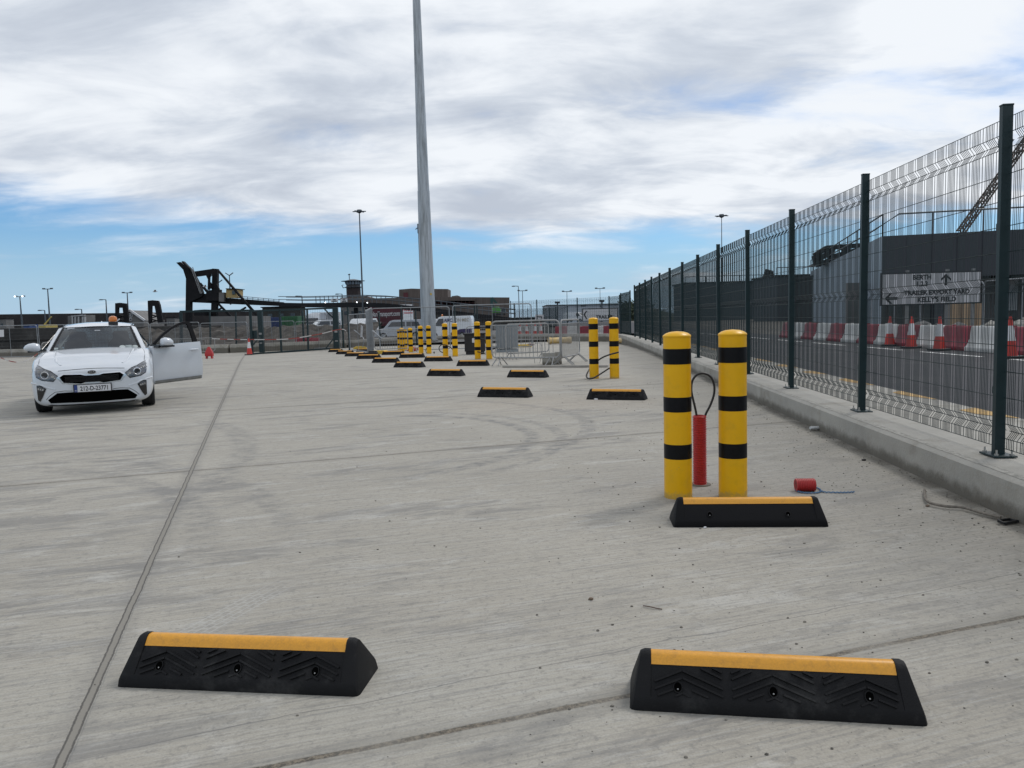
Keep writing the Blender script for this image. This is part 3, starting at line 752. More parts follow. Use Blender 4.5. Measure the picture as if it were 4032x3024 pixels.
# ---- ground litter
def pebble_mesh(b, c, r, seed, sq=.65):
    st = bmesh.new(); bmesh.ops.create_icosphere(st, subdivisions=1, radius=1)
    vs = []
    for v in st.verts:
        k = 1 + .45 * noise.noise(v.co * 1.4 + V((seed, seed * .7, 0)))
        vs.append(V(c) + V((v.co.x * r * k, v.co.y * r * k * .8, v.co.z * r * k * sq)))
    b.add(vs, [tuple(v.index for v in f.verts) for f in st.faces]); st.free()
b = MB()
for i in range(5200):
    if rnd.random() < .93:
        y = 1.6 + rnd.random() ** 1.3 * 13; x = kx(y) - .33 - rnd.random() ** 2.4 * 2.8
    else: y = 1.6 + rnd.random() * 9; x = -2.5 + rnd.random() * 5
    r = .0016 + .0065 * rnd.random() ** 7
    pebble_mesh(b, (x, y, gz(y) + r * .3), r, i)
tag(b.build('grit', mat('grit_stones', (.155, .142, .12), .9, var=.5, scale=40), fix=False), kind='stuff')
def litter(name, px, py, r, m, label, cat, sq=.65, seed=1):
    p = G(px, py); b = MB(); pebble_mesh(b, (0, 0, r * sq * .7), r, seed, sq)
    tag(b.build(name, m, loc=p, smooth=True, angle=60), label, cat, None)
M_stone = mat('brown_stone', (.19, .14, .10), .9, var=.3, scale=60)
M_stoned = mat('dark_stone', (.035, .033, .032), .9, var=.3, scale=60)
litter('stone', 2327, 2362, .013, M_stone, 'brown pebble alone in the middle of the near slab', 'stone', seed=2)
litter('stone', 3402, 1814, .020, M_stoned, 'black stone between the duct offcut and the kerb wall', 'stone', seed=3, sq=.5)
litter('stone', 3076, 1600, .034, M_kerb, 'pale lump of concrete at the foot of the kerb behind the near bollards', 'stone', seed=4)
litter('stone', 2776, 2080, .010, M_sign, 'small white chip at the foot of the smooth wheel stop', 'stone', seed=5)
litter('stone', 3172, 1652, .018, M_stoned, 'dark chip near the kerb beyond the duct offcut', 'stone', seed=8, sq=.4)
litter('stone', 3652, 1995, .014, M_stone, 'tan pebble beside the dead stalk by the kerb', 'stone', seed=9)
litter('litter_chip', 2346, 1574, .036, M_sign, 'white scrap against the front of a wheel stop', 'litter', sq=.4, seed=6)
p = G(2588, 2400) ; q = G(2655, 2404)
hose('nail', 'bent rusty nail lying on the near slab', [G(2533, 2390) + V((0, 0, .006)), G(2560, 2396) + V((0, 0, .008)), G(2588, 2400) + V((0, 0, .005)), G(2607, 2402) + V((0, 0, .004))], .0026, mat('rust', (.10, .07, .055), .8, var=.3), 'nail')
hose('dead_stalk', 'dry grey stalk lying along the foot of the kerb', [G(x, y) + V((0, 0, .02)) for x, y in ((3640, 1940), (3650, 1985), (3720, 2005), (3790, 2010), (3860, 2030), (3940, 2050))], .009, mat('dry_stalk', (.17, .15, .125), .95, var=.4, scale=30), 'stalk')
p = G(3965, 2062); t = thing('black_clip', 'black plastic clip beside the dry stalk at the kerb', 'clip', p, .4)
b = MB()
for a, c in (((-.05, -.02, .012), (.05, -.02, .012)), ((-.05, .02, .02), (.05, .02, .015)), ((-.05, -.02, .012), (-.05, .02, .02)), ((.05, -.02, .012), (.05, .02, .015)), ((.05, 0, .012), (.09, -.03, .006))): b.bar(a, c, .012, .016)
b.build('clip_frame', M_black, t, bevel=.002)
p = G(3228, 1694); t = thing('plastic_bottle', 'crushed clear plastic bottle lying against the kerb', 'bottle', (p.x, p.y, .028), R(8))
b = MB(); b.lathe([(0, -.11), (.022, -.11), (.03, -.09), (.026, -.05), (.031, -.02), (.024, .03), (.029, .06), (.013, .10), (.012, .12), (0, .12)], 14, axis='x')
for q in b.v: q.z *= .62 + .2 * noise.noise(q * 30)
b.build('crushed_body', mat('cloudy_plastic', (.46, .47, .47), .25, var=.2, scale=40), t, smooth=True)
b = MB(); b.lathe([(0, .12), (.015, .12), (.015, .137), (0, .137)], 10, axis='x'); b.build('cap', M_sign, t)
litter('paper_scrap', 3092, 1610, .028, M_sign, 'crumpled white scrap beside the concrete lump at the kerb', 'litter', sq=.35, seed=12)
# ================================================================== BARRIERS, MESH PANELS, GATE
M_mesh = mat('thin_wire', (.13, .135, .14), .55, metal=.4, var=.1)
def rrect(x0, x1, z0, z1, r, n=5):
    out = []
    for cx, cz, a in ((x1 - r, z0 + r, -90), (x1 - r, z1 - r, 0), (x0 + r, z1 - r, 90), (x0 + r, z0 + r, 180)):
        for i in range(n + 1):
            t = R(a + 90 * i / n); out.append(V((cx + r * math.cos(t), 0, cz + r * math.sin(t))))
    return out
def make_barrier():
    t = thing('crowd_barrier', 'x', 'barrier'); L, H = 2.1, 1.12
    b = MB(); b.tube(rrect(-L / 2, L / 2, .20, H, .15), .021, 8, closed=True); b.tube([(-L / 2 + .02, 0, H - .09), (L / 2 - .02, 0, H - .09)], .010, 6)
    b.build('tube_frame', M_galvd, t, smooth=True)
    b = MB(); x = -L / 2 + .12
    while x < L / 2 - .1: b.tube([(x, 0, .2), (x, 0, H - .09)], .0075, 5); x += .118
    b.build('bars', M_galvd, t, smooth=True)
    for s in (-1, 1):
        b = MB(); x = s * (L / 2 - .24)
        b.tube([(x + .10, -.27, .012), (x + .05, -.02, .22)], .015, 6); b.tube([(x - .10, .27, .012), (x - .05, .02, .22)], .015, 6)
        b.tube([(x - .10, -.27, .012), (x - .04, -.02, .22)], .015, 6); b.tube([(x + .10, .27, .012), (x + .04, .02, .22)], .015, 6)
        b.build('leg', M_galvd, t, smooth=True)
    return t
barr0 = [None]
def barrier(A, B, label, ztop=None):
    d = B - A; a = math.atan2(d.y, d.x); m = (A + B) / 2; L = V((d.x, d.y, 0)).length; z = gz(m.y)
    sc = (L / 2.1, 1, (ztop - z) / 1.12 if ztop else 1)
    if barr0[0] is None:
        o = barr0[0] = make_barrier(); o.location = (m.x, m.y, z); o.rotation_euler = (0, 0, a); o.scale = sc; tag(o, label, None, 'steel crowd barriers')
    else: o = dup(barr0[0], (m.x, m.y, z), a, label, 'steel crowd barriers', sc)
    return o
def pb2(x0, d0, x1, d1, ytop, label):
    A, B = Yp(x0, 1300, d0), Yp(x1, 1300, d1); m = (A + B) / 2; k = Yp((x0 + x1) / 2, ytop, m.y)
    return barrier(A, B, label, k.z)
pb2(1934, 20.9, 2204, 20.0, 1263, 'grey steel crowd barrier standing beside the bollard pair, nearest in view')
pb2(2208, 20.0, 2280, 21.7, 1259, 'grey crowd barrier turned end on at the right of the nearest barrier')
pb2(1990, 23.6, 2160, 24.2, 1275, 'grey crowd barrier behind the nearest barrier')
pb2(1472, 33.4, 1650, 33.8, 1297, 'crowd barrier behind the farthest bollards, beside the stacked panels')
pb2(669, 40.2, 842, 40.6, 1333, 'crowd barrier behind the open car door')
pb2(160, 39.0, 300, 41.0, 1346, 'crowd barrier hidden behind the car beside its mirror')
pb2(1835, 31.5, 1990, 32.0, 1284, 'crowd barrier behind the bollard pair left of the nearest barrier')

def make_heras():
    t = thing('temporary_fence', 'x', 'fence panel'); L, H = 3.4, 2.0
    b = MB(); b.tube(rrect(-L / 2, L / 2, .08, H, .12), .021, 8, closed=True); b.tube([(0, 0, .08), (0, 0, H)], .012, 6)
    b.build('tube_frame', M_galv, t, smooth=True)
    b = MB(); x = -L / 2 + .1
    while x < L / 2 - .05: b.tube([(x, 0, .1), (x, 0, H - .02)], .0022, 3); x += .075
    for k in range(1, 9): b.tube([(-L / 2, 0, .08 + k * .215), (L / 2, 0, .08 + k * .215)], .0022, 3)
    b.build('wire_mesh', M_mesh, t, fix=False)
    return t
her0 = [None]
def heras(A, B, ztop, label, z=None, group='temporary steel mesh panels'):
    d = B - A; a = math.atan2(d.y, d.x); m = (A + B) / 2; L = V((d.x, d.y, 0)).length; z = gz(m.y) if z is None else z
    sc = (L / 3.4, 1, (ztop - z) / 2.0)
    if her0[0] is None:
        o = her0[0] = make_heras(); o.location = (m.x, m.y, z); o.rotation_euler = (0, 0, a); o.scale = sc; tag(o, label, None, group); return o
    return dup(her0[0], (m.x, m.y, z), a, label, group, sc)
def hp(x0, d0, x1, d1, ytop, label, z=None):
    A, B = Yp(x0, 1300, d0), Yp(x1, 1300, d1); m = (A + B) / 2
    return heras(A, B, Yp((x0 + x1) / 2, ytop, m.y).z, label, z)
hp(1467, 34.6, 1771, 35.0, 1211, 'tall temporary mesh panel standing right in front of the grey mast')
hp(1785, 35.2, 2093, 35.6, 1199, 'temporary mesh panel in front of the white van')
hp(1376, 38.6, 1444, 36.0, 1237, 'temporary mesh panel beside the gate, a white paper hung on it')
for i in range(5):
    hp(1444 + i * 5, 33.6 + .1 * i, 1452 + i * 4, 36.8, 1222 - i * 2, 'one of five mesh panels stacked edge on beside the bollards', None)
hx = [-75, 148, 370, 590, 788, 976, 1162, 1345]; hy = [1284, 1281, 1276, 1271, 1271, 1270, 1262, 1268]
hl = ['at the far left edge, a white board on it', 'behind the left half of the car', 'behind the right half of the car roof', 'seen through the open car door window', 'between the car door and the green gate', 'behind the left part of the green gate', 'behind the middle of the green gate']
for i in range(7): hp(hx[i] + 3, 43.2 if i < 5 else 43.8, hx[i + 1] - 3, 43.2 if i < 5 else 43.8, (hy[i] + hy[i + 1]) / 2, 'temporary mesh panel ' + hl[i])
# braces and white paper on the panels
b = MB(); b.tube(smooth_path([Yp(1395, 1300, 37.6), Yp(1420, 1320, 37.2), Yp(1432, 1334, 37.0), Yp(1432, 1350, 36.9), Yp(1428, 1368, 36.9)]), .022, 6)
tag(b.build('fence_brace', M_galv, loc=b.v[0], world=True, smooth=True), 'bent steel brace propping the mesh panel beside the gate', 'brace')
b = MB(); b.tube([Yp(1466, 1301, 33.2), Yp(1502, 1332, 32.9)], .022, 6); b.tube([Yp(1538, 1302, 33.0), Yp(1496, 1338, 32.8), Yp(1498, 1372, 32.8)], .02, 6); b.tube([Yp(1470, 1300, 33.3), Yp(1494, 1338, 33.3)], .02, 6)
tag(b.build('fence_brace', M_galv, loc=b.v[0], world=True, smooth=True), 'crossed steel braces in front of the barrier by the stacked panels', 'brace')
def sheet(name, label, cat, pts, th, m, group=None):
    P = [Yp(*q) for q in pts]; b = MB(); b.prism(P, (0, th, 0)); return tag(b.build(name, m, loc=P[0], world=True), label, cat, group)
sheet('paper_notice', 'white curled paper notice hung on the mesh panel by the gate', 'notice', [(1419, 1328, 37.0), (1427, 1326, 37.0), (1429, 1285, 37.05), (1421, 1279, 37.05)], .01, M_sign)
sheet('white_board', 'white board fixed to the mesh panel at the left edge', 'board', [(-12, 1327, 43.1), (15, 1326, 43.1), (14, 1298, 43.1), (-12, 1299, 43.1)], .02, M_sign)
def foot(px, py, s, rz, label):
    p = G(px, py); t = thing('foot_block', label, 'foot block', p, rz, 'yellow rubber feet of the mesh panels')
    b = MB()
    b.prism([(-.36 * s, -.12, 0), (.36 * s, -.12, 0), (.36 * s, -.12, .07), (.20 * s, -.12, .15), (-.20 * s, -.12, .15), (-.36 * s, -.12, .07)], (0, .24, 0))
    b.build('block', M_yfoot, t, bevel=.012)
    b = MB()
    for x in (-.27, -.09, .09, .27): b.lathe([(0, .10), (.035, .10), (.035, .155 if abs(x) < .2 else .115), (0, .155 if abs(x) < .2 else .115)], 10, (x * s, 0, 0))
    b.build('sockets', M_black, t); return t
foot(1418, 1374, 1, .3, 'yellow rubber foot under the panel with the paper notice')
foot(1497, 1394, 1.4, -.5, 'large yellow rubber foot in front of the stacked panels')
foot(1172, 1363, 1, .1, 'yellow rubber foot beside the red barrier behind the gate')
foot(799, 1369, 1, 0, 'yellow rubber foot behind the open car door')
foot(155, 1394, 1, 0, 'yellow rubber foot left of the car under the striped tape')
foot(2058, 1368, 1.2, .2, 'yellow rubber foot lying behind the nearest crowd barrier')
b = MB(); b.box((0, 0, .05), (.5, .35, .10)); b.box((.05, .05, .13), (.32, .25, .06))
p = G(1463, 1397); t = thing('counterweight', 'low black rubber counterweight blocks under the stacked panels', 'weight', p); b.build('blocks', M_black, t, bevel=.01)

# ---- dark green sliding gate
A, B = G(995, 1396), G(1330, 1376); gp = plane_of(A, B)
gate = thing('sliding_gate', 'dark green steel frame gate with diagonal corner braces', 'gate', A)
def gbar(name, x0, y0, x1, y1, w, d=.08, par=None, off=0):
    b = MB(); n = V((0, off, 0)); b.bar(gp(x0, y0) + n, gp(x1, y1) + n, w, d, up=(0, 1, 0)) if abs(x1 - x0) < abs(y1 - y0) else b.bar(gp(x0, y0) + n, gp(x1, y1) + n, d, w)
    return b.build(name, M_green, par or gate, world=True)
for x0, y0, x1, y1, w in ((985, 1221, 994, 1396, .12), (1100, 1218, 1108, 1385, .085), (1209, 1216, 1214, 1377, .085), (1313, 1212, 1318, 1373, .12)): gbar('upright', x0, y0, x1, y1, w)
gbar('top_rail', 984, 1225, 1318, 1213, .09); gbar('bottom_rail', 990, 1394, 1322, 1371, .09)
gbar('brace', 1276, 1215, 1312, 1252, .06); gbar('brace', 1283, 1373, 1316, 1330, .06); gbar('brace', 997, 1358, 1024, 1326, .05)
b = MB(); q = gp(1001, 1318); b.box(q, (.28, .12, .42)); b.build('lock_box', M_green, gate, world=True)
b = MB()
for i in range(46):
    f = i / 46; x = 996 + 316 * f; b.bar(gp(x, 1223 - 9 * f), gp(x + 8 - 4 * f, 1391 - 20 * f), .006, .006, up=(0, 1, 0))
b.build('infill_bars', M_green, gate, world=True, fix=False)
for x0, x1, yt, yb, w, lb in ((1022, 1041, 1220, 1374, .24, 'thick dark green gate post behind the left end of the gate'), (1319, 1338, 1210, 1375, .25, 'thick dark green gate post at the right end of the gate')):
    a = Yp((x0 + x1) / 2, yb, 41.5); zt = Yp((x0 + x1) / 2, yt, 41.5).z; t = thing('gate_post', lb, 'post', (a.x, a.y, gz(41.5)))
    b = MB(); b.box((0, 0, (zt - gz(41.5)) / 2), (w, w, zt - gz(41.5))); b.build('column', M_green, t, bevel=.01)
    b = MB(); b.box((0, -.02, 1.0), (w * .6, w + .02, .1)); b.box((0, -.02, .5), (w * .6, w + .02, .05)); b.build('guide_bracket', M_galvd, t)
# second leaf further left
A2, B2 = Yp(700, 1370, 44.2), Yp(1000, 1369, 44.6); gp = plane_of(A2, B2)
gate2 = thing('sliding_gate', 'dark green gate leaf behind the open car door', 'gate', V((A2.x, A2.y, -.2)))
for x0, w in ((712, .16), (826, .07), (928, .07), (988, .07)): gbar('upright', x0, 1228, x0 + 3, 1370, w, par=gate2)
gbar('top_rail', 708, 1227, 1000, 1222, .11, par=gate2); gbar('bottom_rail', 712, 1372, 1000, 1367, .08, par=gate2)
# dark posts standing right of the gate
for x, yt, yb, d, lb in ((1353, 1223, 1361, 44.5, 'slim dark post beside the gate, left of two'), (1377, 1210, 1378, 40.5, 'slim dark post beside the mesh panel with the paper, right of two'), (1197, 1224, 1366, 44.0, 'slim dark post seen through the gate'), (1498, 1230, 1370, 46, 'dark post behind the mesh panel below the trailer'), (1585, 1205, 1350, 46, 'dark post between trailer side and its white rear'), (1641, 1222, 1350, 46, 'dark post just left of the grey mast'), (1792, 1199, 1270, 46, 'dark post in front of the white van'), (1870, 1200, 1268, 46.5, 'dark post at the rear of the white van'), (1880, 1197, 1270, 47.5, 'dark post right behind the van rear'), (2027, 1195, 1285, 51, 'dark post at the end of the far mesh fence')):
    a = Yp(x, yb, d); zt = Yp(x, yt, d).z; b = MB(); b.box((0, 0, (zt + .2) / 2), (.085, .085, zt + .2)); b.box((0, 0, zt + .21), (.10, .10, .02)); b.box((0, 0, .01), (.2, .2, .02))
    tag(b.build('fence_post', M_green, loc=(a.x, a.y, -.2)), lb, 'post', 'dark fence posts near the gate')

# ---- cones, red barrier, striped tape
def make_cone():
    t = thing('traffic_cone', 'x', 'traffic cone'); H = 1.0
    b = MB(); b.box((0, 0, .03), (.46, .46, .06)); b.build('base', M_black, t, bevel=.02)
    def seg(z0, z1, m, n, o=0):
        r = lambda z: .175 - .145 * z / H
        b = MB(); b.lathe([(0, z0), (r(z0) + o, z0), (r(z1) + o, z1), (0, z1)], 20); b.build(n, m, t, smooth=True)
    seg(.055, .42, M_coner, 'lower_cone'); seg(.42, .78, M_conew, 'white_sleeve', .003); seg(.78, 1.0, M_coner, 'tip')
    return t
cone0 = [None]
def cone(px, py, ptop, label, z=None, group='red and white traffic cones'):
    p = G(px, py, z); k = z_over(p, ptop) - p.z
    if cone0[0] is None: o = cone0[0] = make_cone(); o.location = p; o.scale = (k, k, k); tag(o, label, None, group)
    else: o = dup(cone0[0], p, rnd.random(), label, group, (k, k, k))
    return o
cone(983, 1398, 1332, 'red and white cone at the left foot of the green gate')
cone(907, 1365, 1322, 'red and white cone between car door and gate')
cone(1150, 1365, 1320, 'red and white cone left of the red barrier behind the gate')
cone(1271, 1353, 1312, 'red and white cone right of the red barrier behind the gate')
cone(3503, 1362, 1246, 'red and white cone on the road, leftmost of the four beyond the fence', .1)
cone(3588, 1371, 1246, 'red and white cone on the road below the left half of the berth sign', .1)
cone(3698, 1380, 1246, 'red and white cone on the road, under the right half of the berth sign', .1)
cone(3975, 1410, 1246, 'red and white cone seen just right of the nearest fence post', .1)
def wbar_mesh(L=1.0):
    b = MB(); h = .64
    pr = [(-.26, 0), (-.26, .10), (-.20, .14), (-.11, .34), (-.09, .58), (-.06, h), (.06, h), (.09, .58), (.11, .34), (.20, .14), (.26, .10), (.26, 0)]
    rings = [[V((x, y * k, z * (1 if k == 1 else .985))) for y, z in pr] for x, k in ((-L / 2, .93), (-L / 2 + .02, 1), (L / 2 - .02, 1), (L / 2, .93))]
    b.loft(rings); return b
wb = {}
def wbarrier(c, rz, L, kind, label, group):
    if kind not in wb:
        t = thing('water_barrier', label, 'barrier', c, rz, group); m = M_barr if kind == 'r' else M_barw
        wbar_mesh().build('body', m, t, smooth=True, bevel=.01); b = MB(); b.lathe([(0, .62), (.05, .62), (.05, .665), (0, .665)], 10, (.2, 0, 0)); b.box((0, -.205, .06), (.3, .12, .05)); b.build('filler_cap', M_black if kind == 'x' else m, t)
        t.scale = (L, 1, 1); wb[kind] = t; return t
    return dup(wb[kind], c, rz, label, group, (L, 1, 1))
y = 11.2; i = 0; order = ['nearest the camera', 'second', 'third', 'fourth', 'fifth', 'sixth', 'seventh', 'eighth', 'ninth', 'tenth', 'eleventh', 'twelfth', 'thirteenth', 'fourteenth', 'fifteenth', 'sixteenth']
nr = nw = 0
while y < 33:
    L = 1.25; xc = 12.0; red = i % 2 == 1
    if red: nr += 1
    else: nw += 1
    wbarrier(V((xc, y + L / 2, .1)), R(90), L - .02, 'r' if red else 'w', ('dark red' if red else 'white') + ' water filled barrier beyond the fence, ' + ('%s %s one along the road' % (order[nr - 1 if red else nw - 1], 'red' if red else 'white')), 'red and white water barriers along the road')
    y += L; i += 1
p = Yp(1211, 1357, 44.2); wbarrier(V((p.x, p.y, -.2)), R(4), 1.35, 'r', 'red water filled barrier behind the green gate', 'red and white water barriers along the road')
def tape_mat():
    m = bpy.data.materials.new('striped_tape'); m.use_nodes = True; t = m.node_tree; N, put, Mt, mix, ramp, nz, sm, mapv = nt_tools(t)
    tc = N('ShaderNodeTexCoord'); s = N('ShaderNodeSeparateXYZ'); put(s.inputs[0], tc.outputs['Object'])
    k = Mt('GREATER_THAN', Mt('FRACT', Mt('MULTIPLY', s.outputs[0], 1.05)), .5)
    put(t.nodes['Principled BSDF'].inputs['Base Color'], mix(k, (.55, .53, .51, 1), (.30, .05, .035, 1))); t.nodes['Principled BSDF'].inputs['Roughness'].default_value = .5
    return m
M_tape = tape_mat()
def tape(pts, label):
    P = smooth_path([Yp(*q) for q in pts], 5); b = MB(); rings = [[p + V((0, 0, .022)), p + V((0, .004, .022)), p + V((0, .004, -.022)), p + V((0, 0, -.022))] for p in P]
    b.loft(rings); tag(b.build('barrier_tape', M_tape, loc=P[0], world=True), label, 'tape', 'red and white barrier tape')
tape([(835, 1333, 40), (900, 1336, 39.5), (1000, 1337, 38), (1070, 1337, 38.3), (1130, 1335, 38.8), (1180, 1329, 39.2), (1260, 1315, 40), (1355, 1297, 40.4), (1366, 1345, 40.4)], 'red and white striped tape strung across the green gate')
tape([(-60, 1385, 38), (0, 1408, 37), (40, 1422, 36), (80, 1427, 36), (115, 1415, 36.5), (148, 1392, 38)], 'red and white striped tape sagging left of the car')
p = G(825, 1412); t = thing('hazard_lamp_stand', 'small red plastic stand on the concrete behind the car door', 'stand', p)
b = MB(); b.loft([[V((x * s, y * s, z)) for x, y in ((-.16, -.10), (.16, -.10), (.16, .10), (-.16, .10))] for s, z in ((1, .10), (1, .22), (.75, .34), (.45, .44), (.3, .50))]); b.build('body', M_red, t, bevel=.02)
b = MB()
for x in (-.10, .10): b.bar((x, 0, .1), (x * 1.2, 0, 0), .06, .12)
b.build('feet', M_red, t)

# ---- stuff behind the crowd barriers
p = G(1991, 1366); t = thing('steel_container', 'grey ribbed steel box behind the nearest crowd barrier', 'container', Yp(1996, 1352, 30) * 1)
t.location.z = gz(30)
w = 84 / FPX * 30; zt = Yp(1996, 1278, 30).z - t.location.z
b = MB(); b.box((0, .5, zt / 2 + .08), (w, 1.0, zt - .16)); b.box((0, .5, zt - .03), (w + .06, 1.06, .06)); b.box((0, .5, .05), (w + .02, 1.02, .10)); b.build('box', mat('blue_grey_steel', (.26, .29, .31), .5, metal=.3, var=.15, scale=3, dirt=(.2, .19, .17)), t)
b = MB()
for i in range(11): b.box((-w / 2 + .05 + i * (w - .1) / 10, -.015, zt / 2 + .05), (.03, .03, zt - .25))
b.build('ribs', M_galv, t)
b = MB(); P0 = G(1982, 1447); P1 = G(2395, 1447); b.bar(P0 + V((0, 0, .03)), P1 + V((0, .1, .03)), .14, .05)
tag(b.build('plank', mat('grey_plank', (.31, .29, .26), .85, var=.2, scale=3), loc=P0, world=True, bevel=.004), 'long grey plank lying before the crowd barrier and second bollards', 'plank')
p = G(2163, 1438); t = thing('concrete_block', 'grey concrete ballast block at the foot of the nearest crowd barrier', 'block', p + V((0, .25, 0)))
b = MB(); b.box((0, 0, .165), (.34, .42, .33)); b.box((.25, .12, .17), (.2, .3, .34)); b.build('block', M_kerb, t, bevel=.015)
p = G(2118, 1432); t = thing('wire_stand', 'thin looped wire stand beside the concrete block', 'stand', p)
b = MB(); b.tube([(-.08, 0, .01), (-.13, 0, .35)] + [V((-.0 + .13 * math.cos(a), 0, .47 + .10 * math.sin(a))) for a in [math.pi - math.pi * i / 8 for i in range(9)]] + [(.13, 0, .35), (.05, 0, .01)], .008, 5); b.build('wire_loop', M_galvd, t)
M_pipe = mat('ochre_pipe', (.52, .36, .13), .5, var=.2, scale=4, dirt=(.5, .46, .38), dscale=3)
def pipe(pts, r, label):
    b = MB(); a, c = Yp(*pts[0]), Yp(*pts[1]); d = (c - a).normalized(); b.tube([a, a + (c - a) * .08, a + (c - a) * .08, c - d * .2, c - d * .2, c], [r * 1.12, r * 1.12, r, r, r * 1.12, r * 1.12], 14)
    tag(b.build('pipe', M_pipe, loc=a, world=True, smooth=True), label, 'pipe', 'ochre pipes along the far kerb')
pipe([(2160, 1342, 41.0), (2247, 1339, 41.3)], .17, 'ochre pipe lying along the far kerb behind the crowd barrier')
pipe([(2430, 1341, 40.2), (2465, 1340, 38.6)], .14, 'short ochre pipe by the far right kerb corner, left one')
pipe([(2452, 1343, 39.8), (2474, 1342, 38.8)], .14, 'short ochre pipe by the far right kerb corner, right one')
for i, (px, py, w_, h_, m, nm, lb) in enumerate(((1972, 1378, .9, .10, M_black, 'rubber_hose_heap', 'heap of black hoses behind the nearest crowd barrier'), (1870, 1396, .75, .75, M_black, 'black_crate', 'black plastic crate with white label between the bollards'), (1625, 1385, .5, .22, M_coner, 'orange_bag', 'orange bag lying beside the farthest bollards'), (2090, 1362, .4, .14, mat('brown_timber', (.16, .07, .05), .8), 'timber_block', 'brown timber block beside the yellow foot'))):
    p = G(px, py); t = thing(nm, lb, nm.split('_')[-1], p)
    b = MB()
    if 'heap' in nm:
        for k in range(5): b.tube(smooth_path([V((-.5 * w_ + .1 * k, .1 * k, .04)), V((-.1, .15 - .1 * k, .1 + .03 * k)), V((.3, .2, .05 + .04 * k)), V((.55 * w_, -.1 + .1 * k, .03))]), .03, 6)
        b.build('hoses', m, t, smooth=True)
    elif 'crate' in nm:
        b.box((0, .3, .42), (w_, .5, .62)); b.box((0, .3, .76), (w_ + .08, .58, .06)); b.box((0, .3, .06), (w_ * .9, .45, .1)); b.build('crate_body', m, t, bevel=.01)
        b = MB(); b.box((.0, .043, .52), (.18, .01, .16)); b.build('paper_label', M_sign, t)
    else:
        pebble_mesh(b, (0, 0, h_ * .5), w_ * .5, i + 3, h_ / w_ * 1.1); b.build('body', m, t, smooth=True)

# ================================================================== MASTS AND LAMP POSTS
def mast_main():
    base = G(1690, 1354); base.z = -.2; t = thing('lighting_mast', 'huge galvanised tapering mast rising out of the top of the picture', 'mast', base)
    H = 28.0; rb, rt = .47, .17; z0 = z_over(base, 752) + .2
    def ring(z, r, n=16): return [V((r * math.cos(2 * math.pi * (j + .5) / n), r * math.sin(2 * math.pi * (j + .5) / n), z)) for j in range(n)]
    rr = lambda z: rb + (rt - rb) * min(1, z / H)
    b = MB(); b.loft([ring(z, rr(z)) for z in [.25, .5, 1.5, 3, 5, z0 - .02]]); b.build('lower_section', M_mast, t)
    b = MB(); b.loft([ring(z, rr(z) - .018) for z in [z0 - .02, z0 + 1, 12, 16, 20, 24, H]]); b.build('upper_section', M_mast, t)
    b = MB(); b.loft([ring(.0, .56, 24), ring(.05, .56, 24)]); b.loft([ring(.20, .56, 24), ring(.25, .56, 24)])
    for j in range(12):
        a = 2 * math.pi * j / 12; b.lathe([(0, .0), (.022, 0), (.022, .30), (0, .30)], 6, (.52 * math.cos(a), .52 * math.sin(a), 0))
    b.build('base_flange', M_galvd, t)
    b = MB(); b.bar((rb * .55, -rb * .80, 3.0), (rb * .55, -rb * .80, 3.12), .09, .02, up=(0, 1, 0)); b.build('tag_plate', M_yfoot, t)
    b = MB(); b.loft([ring(H - .5, .6, 20), ring(H - .3, .6, 20)]);
    for j in range(8): b.box((.8 * math.cos(j * .785), .8 * math.sin(j * .785), H - .3), (.5, .4, .2), j * .785)
    b.build('lamp_ring', M_galvd, t)
M_mast = mat('mast_zinc', (.40, .43, .455), .45, metal=.3, var=.30, scale=2.6, stretch=(3, 3, .25), dirt=(.13, .135, .13), dscale=2.2, damt=.7)
mast_main()
M_polem = mat('lamp_pole_grey', (.10, .115, .13), .5, metal=.3, var=.1)
M_lamp = mat('lit_lamp', (.95, .97, 1), .4, var=0, emit=3)
GL = 'lamp posts around the harbour'
def lamp(x0, y0, x1, y1, dist, label, head='ring', r=None):
    base, top = Yp(x1, y1, dist), Yp(x0, y0, dist); t = thing('lamp_post', label, 'lamp post', base, 0, GL); d = top - base
    d.x *= .5                                   # posts stand almost plumb
    r = r or .0011 * dist; b = MB(); b.tube([(0, 0, 0), d * .5, d], [r, r * .8, r * .55], 8); b.build('pole', M_polem, t, smooth=True)
    b = MB(); k = dist / 100
    if head == 'ring':
        b.lathe([(0, .2 * k), (.30 * k, .2 * k), (.34 * k, -.1 * k), (.1 * k, -.25 * k), (0, -.25 * k)], 10, d)
        for a in range(6): b.bar(d + V((0, 0, 0)), d + V((.85 * k * math.cos(a * 1.047), .85 * k * math.sin(a * 1.047), -.02)), .16 * k, .10 * k)
    elif head == 'arm': b.bar(d, d + V((-.75 * k, 0, .05 * k)), .10 * k, .08 * k); b.bar(d + V((-.45 * k, 0, 0)), d + V((-.85 * k, 0, .0)), .2 * k, .1 * k)
    elif head == 'tee': b.bar(d + V((-.5 * k, 0, 0)), d + V((.5 * k, 0, 0)), .10 * k, .08 * k); b.box(d + V((-.5 * k, 0, .05 * k)), (.3 * k, .2 * k, .16 * k)); b.box(d + V((.5 * k, 0, .05 * k)), (.3 * k, .2 * k, .16 * k))
    elif head == 'vee': b.bar(d, d + V((-.5 * k, 0, .35 * k)), .12 * k, .1 * k); b.bar(d, d + V((.5 * k, 0, .35 * k)), .12 * k, .1 * k)
    elif head == 'mast': b.bar(d + V((0, 0, -.6 * k)), d + V((0, 0, .6 * k)), .2 * k, .2 * k); b.bar(d + V((-.35 * k, 0, -.1 * k)), d + V((.2 * k, 0, .3 * k)), .12 * k, .1 * k)
    b.build('lamp_head', M_polem, t)
    return t
